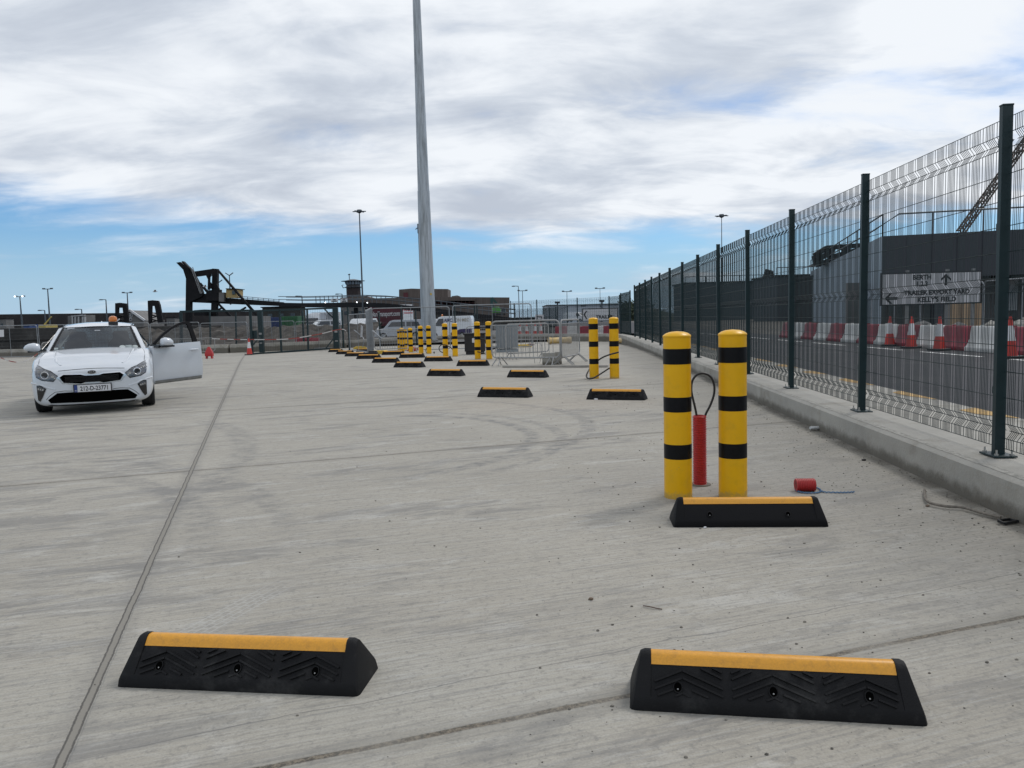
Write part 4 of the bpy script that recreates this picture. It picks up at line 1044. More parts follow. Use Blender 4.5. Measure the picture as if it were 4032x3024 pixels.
lamp(1418, 832, 1434, 1340, 100, 'tall grey high mast light left of the big mast', 'ring', .13)
lamp(1646, 900, 1662, 1290, 150, 'thin lattice mast hugging the left edge of the big mast', 'mast', .09)
lamp(2841, 850, 2843, 1225, 170, 'slim high mast light showing above the green fence', 'ring', .13)
l = lamp(78, 1168, 88, 1290, 170, 'floodlight post at far left with two lit lamps', 'tee')
b = MB()
for x in (-.9, .75): b.lathe([(0, -.16), (.14, -.1), (.17, .06), (0, .16)], 10, V((x, -.3, .05)) + (Yp(78, 1168, 170) - Yp(88, 1290, 170)) * 1)
l2 = b.build('lamp_glass', M_lamp, l); l2.location.x = .5 * (Yp(88, 1290, 170).x - Yp(78, 1168, 170).x)
lamp(189, 1138, 198, 1290, 170, 'tallest lamp post behind the left of the car', 'tee')
lamp(176, 1222, 181, 1290, 170, 'short lamp post beside the tallest one at left', 'arm')
lamp(323, 1218, 325, 1290, 200, 'short lamp post above the car roof', 'arm')
lamp(419, 1180, 423, 1290, 200, 'lamp post left of the black lifting towers', 'arm')
lamp(503, 1153, 508, 1290, 200, 'lamp post between the two black lifting towers', 'tee')
lamp(862, 1113, 864, 1200, 220, 'lamp post standing behind the lower arm of the gantry', 'vee')
lamp(905, 1085, 908, 1200, 220, 'lamp post right of the gantry column', 'vee')
lamp(1187, 1166, 1197, 1300, 220, 'small lamp post behind the ramp railing', 'arm')
lamp(1346, 1158, 1354, 1300, 220, 'small lamp post left of the control tower', 'arm')
lamp(2039, 1127, 2048, 1320, 120, 'street lamp at right of the brown terminal building', 'arm', .09)
lamp(2058, 1145, 2061, 1320, 140, 'street lamp with double head beside the other one', 'tee', .09)
lamp(2233, 1148, 2235, 1320, 170, 'lamp post behind the far fence, left of the white sign', 'tee', .09)
lamp(2363, 1136, 2365, 1320, 170, 'lamp post behind the far fence, above the white sign', 'tee', .08)

# ================================================================== HARBOUR BACKGROUND
def ppx(b, pts, dist, depth, mi=0): b.prism([Yp(x, y, dist) for x, y in pts], (0, depth, 0), mi)
def z3(pts): return [(600 + x / 3.686, 950 + y / 3.686) for x, y in pts]
D = 120.0
g = thing('linkspan_gantry', 'black steel ferry ramp gantry with a curved fin, left of the tower', 'gantry', Yp(738, 1300, D))
b = MB(); ppx(b, z3([(345, 310), (400, 300), (470, 350), (545, 395), (610, 500), (690, 650), (722, 745), (718, 800), (552, 880), (545, 1300), (476, 1300), (486, 540), (445, 412)]), D, .9); ppx(b, z3([(422, 290), (440, 288), (545, 395), (500, 400)]), D - 1.2, .8)
b.build('curved_fin', M_rust, g, world=True)
b = MB(); ppx(b, z3([(868, 395), (942, 400), (938, 620), (930, 1060), (848, 1060), (862, 640)]), D + .2, .8); ppx(b, z3([(848, 1060), (930, 1060), (925, 1300), (855, 1300)]), D + .25, .7); b.build('column', M_rust, g, world=True)
b = MB(); ppx(b, z3([(590, 440), (880, 398), (880, 480), (640, 512), (615, 500)]), D + .3, .5); ppx(b, z3([(545, 832), (1000, 815), (1845, 880), (1845, 940), (1000, 905), (545, 885)]), D + .3, 2.5); b.build('cross_beams', M_rust, g, world=True)
b = MB()
for q in ([(938, 430), (960, 418), (1590, 1140), (1560, 1160)], [(672, 600), (695, 600), (800, 720), (770, 735)], [(806, 490), (832, 490), (824, 705), (800, 705)], [(828, 590), (845, 600), (858, 690), (840, 690)], [(930, 900), (965, 905), (1170, 1110), (1140, 1125)], [(925, 995), (1000, 955), (1010, 975), (940, 1015)], [(1240, 1010), (1345, 950), (1355, 970), (1270, 1020)], [(770, 480), (860, 490), (800, 545)], [(935, 620), (970, 700), (965, 760), (930, 760)]): ppx(b, z3(q), D - .3, .4)
b.build('diagonal_struts', M_rust, g, world=True)
b = MB(); ppx(b, z3([(780, 712), (970, 700), (965, 862), (775, 862)]), D - .2, 1.2); ppx(b, z3([(560, 770), (775, 760), (775, 850), (560, 860)]), D + .3, 2); b.build('machinery_house', M_rust, g, world=True)
b = MB(); ppx(b, z3([(965, 742), (1035, 742), (1035, 880), (965, 872)]), D - .4, 1.5); b.build('grey_cabinet', M_grey, g, world=True)
cab = MB(); ppx(cab, z3([(1070, 690), (1220, 692), (1218, 822), (1068, 818)]), D, 3.0); cab = cab.build('control_cabin', mat('cream_panel', (.42, .30, .12), .6, var=.1), g, world=True)
b = MB(); ppx(b, z3([(1155, 715), (1200, 715), (1200, 770), (1155, 770)]), D - .12, .14); b.build('window', M_glassd, cab, world=True)
b = MB(); ppx(b, z3([(1062, 682), (1225, 686), (1225, 694), (1062, 690)]), D - .3, 3.6); b.build('roof', M_rust, cab, world=True)
b = MB()
for i in range(9):
    x = 1230 + i * 76; y = 800 + i * 7.2; b.bar(Yp(*z3([(x, y - 8)])[0], D + .4), Yp(*z3([(x, y + 40)])[0], D + .4), .07)
for k in (0, 22): b.tube([Yp(*z3([(1225, 792 + k)])[0], D + .4), Yp(*z3([(1845, 850 + k)])[0], D + .4)], .04, 5)
b.build('railing', M_polem, g, world=True, fix=False)
b = MB()
for s in (0, 30): b.tube([Yp(*z3([(555 + s, 375)])[0], D - .6), Yp(*z3([(625 + s * .8, 560)])[0], D - .6), Yp(*z3([(695 + s * .6, 760)])[0], D - .6)], .05, 5)
for i in range(22): b.bar(Yp(*z3([(560 + i * 6.4, 390 + i * 17)])[0], D - .6), Yp(*z3([(588 + i * 6.2, 388 + i * 17)])[0], D - .6), .05)
b.build('caged_ladder', M_galvd, g, world=True, fix=False)
b = MB(); ppx(b, z3([(605, 1000), (755, 990), (755, 1080), (605, 1080)]), D - 2, 3)
tag(b.build('equipment_hut', M_rust, loc=Yp(780, 1245, D - 2), world=True), 'dark flat roofed hut between the gantry columns', 'hut')
# elevated ramp running right from the gantry
ramp_t = thing('ferry_ramp', 'long dark elevated ferry ramp with railings sloping down to the right', 'ramp', Yp(1240, 1290, 108))
path = [(1098, 1199, 116), (1185, 1201, 112), (1245, 1201, 108), (1330, 1200, 104), (1430, 1199, 100), (1520, 1203, 97), (1652, 1216, 93), (1760, 1229, 90), (1900, 1247, 87), (2030, 1262, 84)]
P = [Yp(*q) for q in path]; b = MB(); rings = []
for p in P: rings.append([p + V((0, 0, .28)), p + V((0, 4, .28)), p + V((0, 4, -.30)), p + V((0, 0, -.30))])
b.loft(rings); b.build('deck', M_rust, ramp_t, world=True)
b = MB()
for y0 in (0, 4):
    for h in (.75, 1.2): b.tube([p + V((0, y0, h)) for p in P], .05, 5)
for a, c in zip(P[2:], P[3:]):
    for k in range(5): q = a + (c - a) * k / 5; b.bar(q + V((0, 0, .25)), q + V((0, 0, 1.22)), .08)
b.build('railing', M_polem, ramp_t, world=True, fix=False)
for x, d in ((1186, 112), (1395, 101), (1440, 100)):
    b = MB(); p = Yp(x, 1204, d); b.bar(p + V((0, 1, -.25)), V((p.x, p.y + 1, -.8)), .5, .5); b.build('pier', M_rust, ramp_t, world=True)
b = MB()
for a, c in zip(P[6:], P[7:]): b.prism([a + V((0, .3, -.3)), c + V((0, .3, -.3)), V((c.x, c.y + .3, -.8)), V((a.x, a.y + .3, -.8))], (0, 3, 0))
b.build('side_wall', M_wallst, ramp_t, world=True)
for x, y, lb in ((1281, 1191, 'left'), (1405, 1190, 'middle'), (1446, 1192, 'right')):
    b = MB(); q = Yp(x, y, 99); b.lathe([(0, -.07), (.07, -.05), (.08, .05), (0, .07)], 8, q); tag(b.build('bulkhead_lamp', M_lamp, loc=q, world=True), 'lit white lamp on the ferry ramp edge, %s one' % lb, 'lamp', 'lamps along the ferry ramp')
for x0, x1, lb in ((1302, 1330, 'left'), (1341, 1367, 'right')):
    t = thing('ramp_sign', 'white sign on the ferry ramp railing, %s of two' % lb, 'sign', Yp((x0 + x1) / 2, 1190, 100))
    b = MB(); ppx(b, [(x0, 1176), (x1, 1175), (x1, 1189), (x0, 1190)], 100, .1); b.build('board', M_sign, t, world=True)
    b = MB(); ppx(b, [(x0 + 5, 1186), (x1 - 5, 1184), (x1 - 5, 1186.5), (x0 + 5, 1188)], 99.95, .04); ppx(b, [(x0 + 8, 1179), (x1 - 8, 1178), (x1 - 8, 1181), (x0 + 8, 1182)], 99.95, .04); b.build('marks', M_ink, t, world=True)
# black lifting towers and gabled house far left
for pts, dist, lb in (([(453, 1194), (470, 1192), (496, 1195), (500, 1215), (506, 1275), (490, 1275), (482, 1212), (465, 1212), (463, 1275), (453, 1275)], 105, 'black arched lifting tower left of the gabled house'), ([(581, 1184), (600, 1182), (622, 1184), (628, 1200), (642, 1275), (622, 1275), (608, 1205), (596, 1205), (594, 1275), (584, 1275)], 100, 'black arched lifting tower right of the gabled house')):
    t = thing('lifting_tower', lb, 'tower', Yp(pts[0][0], 1290, dist), 0, 'black lifting towers behind the car'); b = MB()
    x0, x1 = pts[0][0], pts[2][0]; n = len(pts)
    ppx(b, [pts[0], pts[1], (pts[1][0], pts[6][1]), pts[7], pts[8], pts[9]], dist, .4); ppx(b, [pts[1], pts[2], pts[3], pts[4], pts[5], pts[6], (pts[1][0], pts[6][1])], dist, .4); b.build('frame', M_rust, t, world=True)
    b = MB(); xm = (pts[6][0] + pts[5][0]) / 2
    for k in range(1, 3): y = 1222 + k * 17; b.bar(Yp(pts[8][0], y, dist + .5), Yp(pts[4][0], y + 14, dist + .5), .15, .15); b.bar(Yp(pts[8][0], y + 14, dist + .6), Yp(pts[4][0] - 4, y, dist + .6), .12, .12)
    b.build('lattice', M_rust, t, world=True)
h = thing('gabled_house', 'grey gabled house with white bargeboards behind the car roof', 'house', Yp(530, 1290, 200))
b = MB(); ppx(b, [(496, 1285), (496, 1233), (510, 1222), (566, 1262), (566, 1285)], 200, 12); b.build('wall', M_grey, h, world=True)
b = MB()
for a, c in (((494, 1235), (511, 1220.5)), ((511, 1220.5), (570, 1262))): b.bar(Yp(*a, 199.6), Yp(*c, 199.6), .5, .5)
b.build('bargeboard', M_sign, h, world=True)
b = MB(); b.prism([Yp(510, 1221, 199.7), Yp(566, 1261.5, 199.7), Yp(580, 1261, 212), Yp(522, 1224, 212)], (0, 0, .2)); b.build('roof', M_sea, h, world=True)
for x0, y0 in ((504, 1234), (515, 1235), (511, 1252)):
    f = MB(); ppx(f, [(x0 - 1, y0 - 1), (x0 + 8, y0 - 1), (x0 + 8, y0 + 11), (x0 - 1, y0 + 11)], 199.85, .1); f = f.build('window', M_sign, h, world=True)
    b = MB(); ppx(b, [(x0 + 1, y0 + 1), (x0 + 6, y0 + 1), (x0 + 6, y0 + 9), (x0 + 1, y0 + 9)], 199.78, .1); b.build('pane', M_glassd, f, world=True)
t = thing('pillared_shed', 'small pale shed with white pillars against the sea wall', 'shed', Yp(300, 1280, 185))
b = MB(); ppx(b, [(267, 1244), (331, 1240), (331, 1280), (267, 1280)], 185, 5); b.build('wall', M_grey, t, world=True)
b = MB(); ppx(b, [(279, 1243), (332, 1239), (332, 1243), (279, 1247)], 184.5, .6)
for x in (282, 293, 306, 322, 329): ppx(b, [(x, 1247), (x + 5, 1247), (x + 5, 1280), (x, 1280)], 184.5, .6)
b.build('pillars', mat('pale_render', (.42, .42, .42), .8, var=.1), t, world=True)
for nm, lb, cat, x0, x1, y0, y1, m, d in (('skip', 'blue skip on the quay at far left', 'skip', 92, 117, 1281, 1290, mat('blue_paint', (.03, .07, .22), .5), 90), ('work_truck', 'small yellow quay machine left of the car roof', 'machine', 150, 180, 1279, 1292, mat('dull_yellow', (.46, .36, .10), .6), 90), ('storage_shed', 'low grey shed on the quay at the left edge', 'shed', -60, 26, 1258, 1300, M_grey, 150), ('equipment_cabin', 'grey cabin behind the second lifting tower', 'cabin', 655, 690, 1252, 1275, M_grey, 150), ('shipping_container', 'blue shipping container behind the gantry foot', 'container', 958, 1100, 1253, 1300, mat('blue_container', (.018, .035, .12), .55, var=.2), 80), ('shipping_container', 'dark green shipping container under the ferry ramp', 'container', 1107, 1174, 1246, 1300, mat('green_container', (.02, .10, .035), .55, var=.3), 75), ('control_room', 'large dark block under the ferry ramp, above the containers', 'building', 1032, 1186, 1212, 1300, mat('dark_render', (.035, .034, .03), .85, var=.4, scale=.4), 95), ('service_building', 'grey concrete building under the ferry ramp left of the trailer', 'building', 1341, 1440, 1205, 1300, M_grey, 130)):
    a, c = Yp(x0, y0, d), Yp(x1, y1, d); t = thing(nm, lb, cat, ((a.x + c.x) / 2, d, -.75)); w = c.x - a.x; hh = a.z + .75; dp = max(2.4, w * .4)
    b = MB(); b.box((0, dp / 2, hh / 2), (w, dp, hh)); b.build('body', m, t, bevel=.02)
    b = MB()
    if 'container' in nm:
        for k in range(int(w / .35)): b.box((-w / 2 + .2 + k * .35, -.03, hh / 2), (.16, .06, hh * .9))
        b.build('ribs', m, t)
    elif nm == 'work_truck': b.box((0, -.02, hh * .72), (w * .5, .04, hh * .2)); b.build('window', M_glassd, t); b = MB(); b.bar((0, .5, hh), (.9, .5, hh + .9), .12); b.build('boom', m, t)
    elif nm == 'skip': b.box((0, dp / 2, hh), (w * 1.12, dp * 1.1, .12)); b.build('rim', m, t)
    else:
        b.box((0, dp / 2, hh + .06), (w + .3, dp + .3, .12)); b.build('roof', M_rust, t); b = MB()
        for k in range(3): b = MB(); b.box((-w * .3 + k * w * .3, -.02, hh * .75), (w * .12, .06, hh * .12)); b.build('window', M_glassd, t)

# control tower
d = 230.0; tw = thing('control_tower', 'dark brick control tower with a flared glazed cab', 'tower', Yp(1399, 1300, d)); sc = d / FPX
def at_tower(y): return Yp(1399, y, d).z - tw.location.z
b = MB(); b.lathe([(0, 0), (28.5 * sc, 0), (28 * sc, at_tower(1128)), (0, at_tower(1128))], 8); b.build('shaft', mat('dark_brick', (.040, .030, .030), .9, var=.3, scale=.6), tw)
b = MB(); b.lathe([(0, at_tower(1128)), (28 * sc, at_tower(1128)), (27 * sc, at_tower(1122)), (32 * sc, at_tower(1106)), (0, at_tower(1106))], 8); cabt = b.build('cab', mat('cab_frame', (.05, .045, .045), .7), tw)
b = MB()
for j in range(8):
    for k in (-.24, .24):
        a = (j + .5) * math.pi / 4; o = V((math.cos(a), math.sin(a), 0)); s_ = V((-math.sin(a), math.cos(a), 0))
        q0 = o * (26.0 * sc) + s_ * (k * 24 * sc); q1 = o * (29.3 * sc) + s_ * (k * 27 * sc)
        z0, z1 = at_tower(1120), at_tower(1109); w0 = 4.4 * sc
        b.prism([q0 - s_ * w0 + V((0, 0, z0)), q0 + s_ * w0 + V((0, 0, z0)), q1 + s_ * w0 + V((0, 0, z1)), q1 - s_ * w0 + V((0, 0, z1))], o * .12)
b.build('window', mat('pale_glass', (.30, .36, .42), .15, var=.2), cabt)
b = MB(); b.lathe([(0, at_tower(1107.5)), (46 * sc, at_tower(1107)), (46 * sc, at_tower(1105.8)), (34 * sc, at_tower(1105)), (8 * sc, at_tower(1099)), (0, at_tower(1098.5))], 24); b.build('roof', M_polem, tw)
b = MB(); b.tube([(-14 * sc, 0, at_tower(1100)), (-14 * sc, 0, at_tower(1081))], .12, 6); b.bar((-18 * sc, 0, at_tower(1081)), (-10 * sc, 0, at_tower(1079)), .4, .3); b.build('antenna', M_polem, tw)
b = MB(); b.tube([V((31 * sc * math.cos(a), 31 * sc * math.sin(a), at_tower(1131))) for a in [i * math.pi / 12 for i in range(24)]], .14, 5, closed=True); b.tube([V((-28 * sc, -1, at_tower(1131))), V((-37 * sc, -1, at_tower(1133))), V((-42 * sc, -1, at_tower(1123))), V((-36 * sc, -1, at_tower(1121)))], .12, 5); b.build('gallery_rail', M_polem, tw)
# terminal building
d = 190.0; tb = thing('terminal_building', 'long brown ribbed concrete terminal building behind the mast', 'building', Yp(1730, 1300, d))
b = MB(); ppx(b, [(1456, 1300), (1456, 1175), (1706, 1169), (2006, 1171), (2006, 1300)], d, 20); b.build('wall', M_brown, tb, world=True)
b = MB(); ppx(b, [(1571, 1170), (1571, 1140), (1620, 1136), (1650, 1137), (1763, 1138), (1763, 1170)], d + 2, 10); b.build('upper_storey', M_brown, tb, world=True)
b = MB(); ppx(b, [(1589, 1172), (1589, 1152), (1606, 1152), (1606, 1172)], d + 1.8, .3); b.build('red_door', mat('dark_red_paint', (.10, .02, .025), .6), tb, world=True)
b = MB(); ppx(b, [(1705, 1200), (1705, 1184), (1868, 1183), (1868, 1200)], d - .15, .2); rec = b.build('dark_opening', M_void, tb, world=True)
b = MB()
for k in range(11): x = 1712 + k * 15; ppx(b, [(x, 1200), (x, 1184), (x + 1.3, 1184), (x + 1.3, 1200)], d - .3, .2)
ppx(b, [(1705, 1192), (1868, 1192), (1868, 1193), (1705, 1193)], d - .3, .1); b.build('red_posts', mat('dark_red_paint2', (.12, .035, .035), .6), rec, world=True)
b = MB(); ppx(b, [(1703, 1184), (1703, 1170), (1870, 1170), (1870, 1184)], d - 1.2, 1.4); b.build('parapet', M_brown, tb, world=True)
b = MB(); ppx(b, [(1778, 1172), (1778, 1166), (1800, 1163), (1810, 1166), (1812, 1172)], d + 4, 4); b.build('roof_plant', M_grey, tb, world=True)
b = MB(); ppx(b, [(1340, 1212), (1340, 1172), (1440, 1166), (1458, 1172), (1458, 1212)], d + 3, 8); tag(b.build('annex_building', M_brown, loc=Yp(1400, 1300, d + 3), world=True), 'low brown annex at the foot of the control tower', 'building')
# grey shed at right, hill and trees
d = 190.0; t = thing('warehouse', 'long pale grey warehouse behind the far fence', 'warehouse', Yp(2300, 1300, d))
b = MB(); ppx(b, [(2154, 1300), (2154, 1201), (2300, 1199), (2440, 1195), (2440, 1300)], d, 25); b.build('wall', mat('pale_grey_clad', (.46, .50, .55), .6, var=.08, scale=.6, stretch=(4, 4, .2)), t, world=True)
b = MB(); ppx(b, [(2152, 1203), (2152, 1200), (2300, 1198), (2442, 1194), (2442, 1197)], d - .4, 26); b.build('roof_edge', M_grey, t, world=True)
b = MB(); ppx(b, [(2287, 1206), (2287, 1203), (2306, 1203), (2306, 1206)], d - .1, .2); b.build('wall_mark', M_ink, t, world=True); b = MB(); ppx(b, [(2362, 1209), (2362, 1203), (2368, 1202), (2372, 1206), (2368, 1209)], d - .1, .2); b.build('wall_mark', M_ink, t, world=True)
for x, y, lb in ((2195, 1191, 'left'), (2370, 1185, 'right')):
    t = thing('gantry_sign', 'dark panel sign on a post above the warehouse, %s of two' % lb, 'sign', Yp(x, 1300, 150)); b = MB(); ppx(b, [(x - 10, y + 4), (x - 10, y - 4), (x + 10, y - 4), (x + 10, y + 4)], 150, .3); b.build('panel', M_clad, t, world=True)
    b = MB(); b.bar(Yp(x, y + 3, 150.2), Yp(x, 1300, 150.2), .3); b.build('post', M_polem, t, world=True)
def leafcloud(b, c, rx_, rz_, n, s, seed):
    rg = random.Random(seed)
    for i in range(n):
        while True:
            q = V((rg.uniform(-1, 1), rg.uniform(-1, 1), rg.uniform(-1, 1)))
            if .35 < q.length < 1: break
        k = 1 + .35 * noise.noise(q * 2 + V((seed, 0, 0)))
        o = V(c) + V((q.x * rx_ * k, q.y * rx_ * k, q.z * rz_ * k)); u = V((rg.uniform(-1, 1), rg.uniform(-1, 1), rg.uniform(-1, 1))).normalized(); w = u.orthogonal().normalized()
        b.add([o - u * s, o + w * s * .6, o + u * s, o - w * s * .6], [(0, 1, 2, 3)])
hl2 = ['tree on the hill behind the warehouse, %s' % q for q in ('leftmost', 'second from left', 'third from left', 'fourth from left', 'rightmost')]
for i, (x, y, r) in enumerate(((2440, 1207, 3.2), (2456, 1201, 3.6), (2474, 1196, 4.0), (2496, 1192, 4.2), (2520, 1190, 4.0))):
    base = Yp(x, 1262, 230); top = Yp(x, y, 230); t = thing('tree', 'dark ' + hl2[i], 'tree', base, 0, 'trees on the hill')
    b = MB(); b.tube([(0, 0, -1), (0, 0, (top.z - base.z) * .6)], [.4, .2], 6); b.build('trunk', M_wood, t)
    b = MB(); leafcloud(b, (0, 0, (top.z - base.z) - r * .9), r * 1.2, r * 1.1, 420, .55, i + 3); b.build('crown', M_leaf, t, fix=False)
b = MB(); n = 20; rings = []
for i in range(n + 1):
    x = 2385 + 340 * i / n; p = Yp(x, 1240 - 30 * math.sin(math.pi * min(1, i / n * 1.2)) ** 1.2 + 4 * noise.noise(V((i * .6, 0, 0))), 245); rings.append([V((p.x, p.y - 14, -.8)), p, V((p.x, p.y + 20, -.8))])
b.loft(rings, cap=False, loop=False); struct('hill', b, M_leaf)
# trailer
d = 112.0; A = Yp(1587, 1290, d); A.z = -.75; ax = V((-.5, .866, 0)).normalized(); rx_ = V((.87, .49, 0)).normalized()
ax = V((-math.cos(R(30)), math.sin(R(30)), 0)); rx_ = V((math.sin(R(30)), math.cos(R(30)), 0))
tr = thing('lorry_trailer', 'dark red curtain sided lorry trailer with white lettering under the ferry ramp', 'trailer', A)
L, Wd, z0, z1 = 6.6, 2.5, .75 + Yp(1587, 1281, d).z + .0, .75 + Yp(1587, 1203, d).z
def tp(u, w, z): return ax * u + rx_ * w + V((0, 0, z))
b = MB(); b.prism([tp(0, 0, z0), tp(L, 0, z0), tp(L, 0, z1), tp(0, 0, z1)], rx_ * Wd); b.build('curtain_body', mat('maroon_curtain', (.085, .012, .022), .6, var=.12, scale=2), tr)
b = MB(); b.prism([tp(-.05, -.04, z1 - .02), tp(L + .05, -.04, z1 - .02), tp(L + .05, -.04, z1 + .16), tp(-.05, -.04, z1 + .16)], rx_ * (Wd + .08)); b.prism([tp(L - .12, -.03, z0), tp(L + .04, -.03, z0), tp(L + .04, -.03, z1), tp(L - .12, -.03, z1)], rx_ * .1); b.build('roof_rail', M_sign, tr)
n_ = V((-rx_.x, -rx_.y, 0)); b = MB(); b.text('NolanTransport.com', .98, lambda x, y, z: tp(.35, 0, z0 + (z1 - z0) * .60) + (-ax) * (x - 5.95) * 1.0 + V((0, 0, y)) + n_ * (.05 + z), bold=.02, align='LEFT', sx=.70); b.build('lettering', M_sign, tr)
b = MB(); b.prism([tp(-.02, .05, z0 + .05), tp(-.02, Wd - .05, z0 + .05), tp(-.02, Wd - .05, z1 - .1), tp(-.02, .05, z1 - .1)], -ax * .06); dr = b.build('rear_door', M_wpaint, tr)
b = MB(); b.text('NOLAN', .78, lambda x, y, z: tp(-.10, Wd / 2, z1 - .55) + rx_ * x + V((0, 0, y)) - ax * (z), bold=.02, sx=.95); b.build('lettering', M_red, dr); b = MB(); b.prism([tp(-.09, .2, z1 - 1.15), tp(-.09, Wd - .2, z1 - 1.15), tp(-.09, Wd - .2, z1 - 1.0), tp(-.09, .2, z1 - 1.0)], -ax * .01); b.build('red_line', M_red, dr)
b = MB()
for u in (.6, 1.7, 2.8):
    for w in (.15, Wd - .15): b.lathe([(0, -.15), (.45, -.15), (.5, -.1), (.5, .1), (.45, .15), (0, .15)], 16, tp(u, w, .5), axis='y')
b.build('wheels', M_black, tr)
b = MB(); b.prism([tp(.1, .3, .6), tp(L, .3, .6), tp(L, .3, z0), tp(.1, .3, z0)], rx_ * (Wd - .6)); b.build('chassis', M_rust, tr)

# ---- simple road vehicles as lofted bodies
def vehicle(name, label, cat, loc, rz, prof_side, W, m, windows, wheels, wr, extra=None, inset=.12):
    """prof_side: closed outline (x along, z up); body narrows above the belt"""
    t = thing(name, label, cat, loc, rz); zb = sorted(z for x, z in prof_side)[-1]
    b = MB(); rings = []
    for y, k in ((-W / 2, 0), (-W / 2 + .05, 1), (W / 2 - .05, 1), (W / 2, 0)):
        rings.append([V((x * (.985 if k == 0 else 1), y * (1 - inset * max(0, (z - 1.0)) / max(.1, zb - 1.0)), z * (.99 if k == 0 else 1))) for x, z in prof_side])
    b.loft(rings); body = b.build('body', m, t, smooth=True, angle=40)
    for nm, pts, side in windows:
        b = MB()
        if side == 's':
            for sg in (-1, 1):
                b = MB(); b.prism([V((x, sg * (W / 2 * (1 - inset * max(0, z - 1.0) / max(.1, zb - 1.0)) - .01), z)) for x, z in pts], (0, sg * .025, 0)); b.build(nm, M_glassd, t)
            continue
        else: b.prism([V(p) for p in pts], (.02 if side == 'r' else -.02, 0, .012))
        b.build(nm, M_glassd, t)
    for x in wheels:
        for sg in (-1, 1):
            b = MB(); b.lathe([(0, -.11), (wr * .9, -.11), (wr, -.08), (wr, .08), (wr * .9, .11), (0, .11)], 20, (x, sg * (W / 2 - .10), wr), axis='y'); w = b.build('wheel', M_black, t, smooth=True)
            b = MB(); b.lathe([(0, -.12), (wr * .6, -.12), (wr * .6, .12), (0, .12)], 16, (x, sg * (W / 2 - .10), wr), axis='y'); b.build('rim', M_galv, w)
    if extra: extra(t)
    return t
vanp = [(-2.45, .35), (-2.45, .95), (-2.25, 1.15), (-1.75, 1.30), (-1.15, 1.95), (-.8, 2.02), (2.3, 2.02), (2.45, 1.7), (2.45, .35)]
def van_x(t):
    b = MB(); b.text('AIRC', .40, lambda x, y, z: V((-.55 + x, -.905 + .0 - z, 1.66 + y)), bold=.012, align='LEFT'); b.build('lettering', mat('navy_lettering', (.02, .025, .10), .5), t)
    b = MB(); b.text('ON MEC', .40, lambda x, y, z: V((.62 + x, -.905 - z, 1.66 + y)), bold=.006, align='LEFT'); b.build('pale_lettering', mat('pale_lettering', (.40, .36, .30), .5), t)
    b = MB(); b.prism([V((.15, -.955, .42)), V((2.42, -.955, .42)), V((2.42, -.955, .95)), V((1.2, -.955, .90)), V((.15, -.955, .62))], (0, .02, 0)); b.build('purple_panel', mat('purple_paint', (.035, .022, .085), .4, coat=.3), t)
    b = MB(); b.lathe([(0, 2.0), (.10, 2.0), (.10, 2.12), (.06, 2.2), (0, 2.22)], 10, (-.95, 0, 0)); b.build('beacon', M_amb, t)
M_amb = mat('amber_lens', (.55, .16, .02), .25, var=.1, scale=20, coat=.5)
k = 57.0; p = Yp(1778, 1330, k)
v = vehicle('van', 'white panel van with navy lettering and a purple rear quarter behind the bollards', 'van', V((p.x, p.y, -.22)), R(-4), vanp, 1.9, M_wpaint, [('side_window', [(-1.62, 1.22), (-1.15, 1.80), (-.62, 1.84), (-.62, 1.20)], 's'), ('windscreen', [(-1.72, -.75, 1.34), (-1.72, .75, 1.34), (-1.22, .66, 1.90), (-1.22, -.66, 1.90)], 'f')], (-1.6, 1.35), .34, van_x)
k2 = (Yp(1778, 1245, k).z + .22) / 2.02; v.scale = (157 / FPX * 57 / 4.9 * 1.12, 1, k2)
suvp = [(-2.2, .35), (-2.25, .85), (-1.3, 1.0), (-.75, 1.62), (-.4, 1.70), (1.9, 1.70), (2.15, 1.15), (2.2, .35)]
sw = [('side_window', [(-.95, 1.14), (-.60, 1.52), (.50, 1.53), (.50, 1.14)], 's'), ('side_window', [(.62, 1.14), (.62, 1.53), (1.60, 1.51), (1.78, 1.15)], 's')]
M_silver = mat('silver_paint', (.36, .38, .41), .35, metal=.4, var=.05, coat=.3)
p = Yp(1572, 1300, 66); vehicle('silver_car', 'silver estate car behind the mesh panel, left of the mast', 'car', V((p.x, p.y, -.35)), R(8), suvp, 1.8, M_silver, sw, (-1.35, 1.35), .34)
p = Yp(1645, 1300, 70); vehicle('white_car', 'white car half hidden by the grey mast', 'car', V((p.x, p.y, -.35)), R(8), suvp, 1.8, M_wpaint, sw, (-1.35, 1.35), .34)
p = Yp(1425, 1290, 78); vehicle('pale_car', 'pale car seen through the mesh panel beside the gate', 'car', V((p.x, p.y, -.1)), R(75), suvp, 1.8, M_wpaint, sw, (-1.35, 1.35), .34)
p = Yp(1275, 1290, 92); vehicle('pickup', 'white pick-up parked beside the white lorry under the ramp', 'pickup', V((p.x, p.y, -.1)), R(30), suvp, 1.8, M_wpaint, sw, (-1.35, 1.35), .34)
p = Yp(2265, 1255, 165); vehicle('van', 'white van by the warehouse, seen through the far fence', 'van', V((p.x, p.y, .0)), R(150), vanp, 1.9, M_wpaint, [('side_window', [(-1.62, 1.22), (-1.15, 1.80), (-.62, 1.84), (-.62, 1.20)], 's'), ('windscreen', [(-1.72, -.75, 1.34), (-1.72, .75, 1.34), (-1.22, .66, 1.90), (-1.22, -.66, 1.90)], 'f')], (-1.6, 1.35), .34)
p = Yp(1228, 1290, 105); t = thing('lorry', 'white lorry with a boxy cab under the ferry ramp', 'lorry', V((p.x, p.y, -.5)), R(-15))
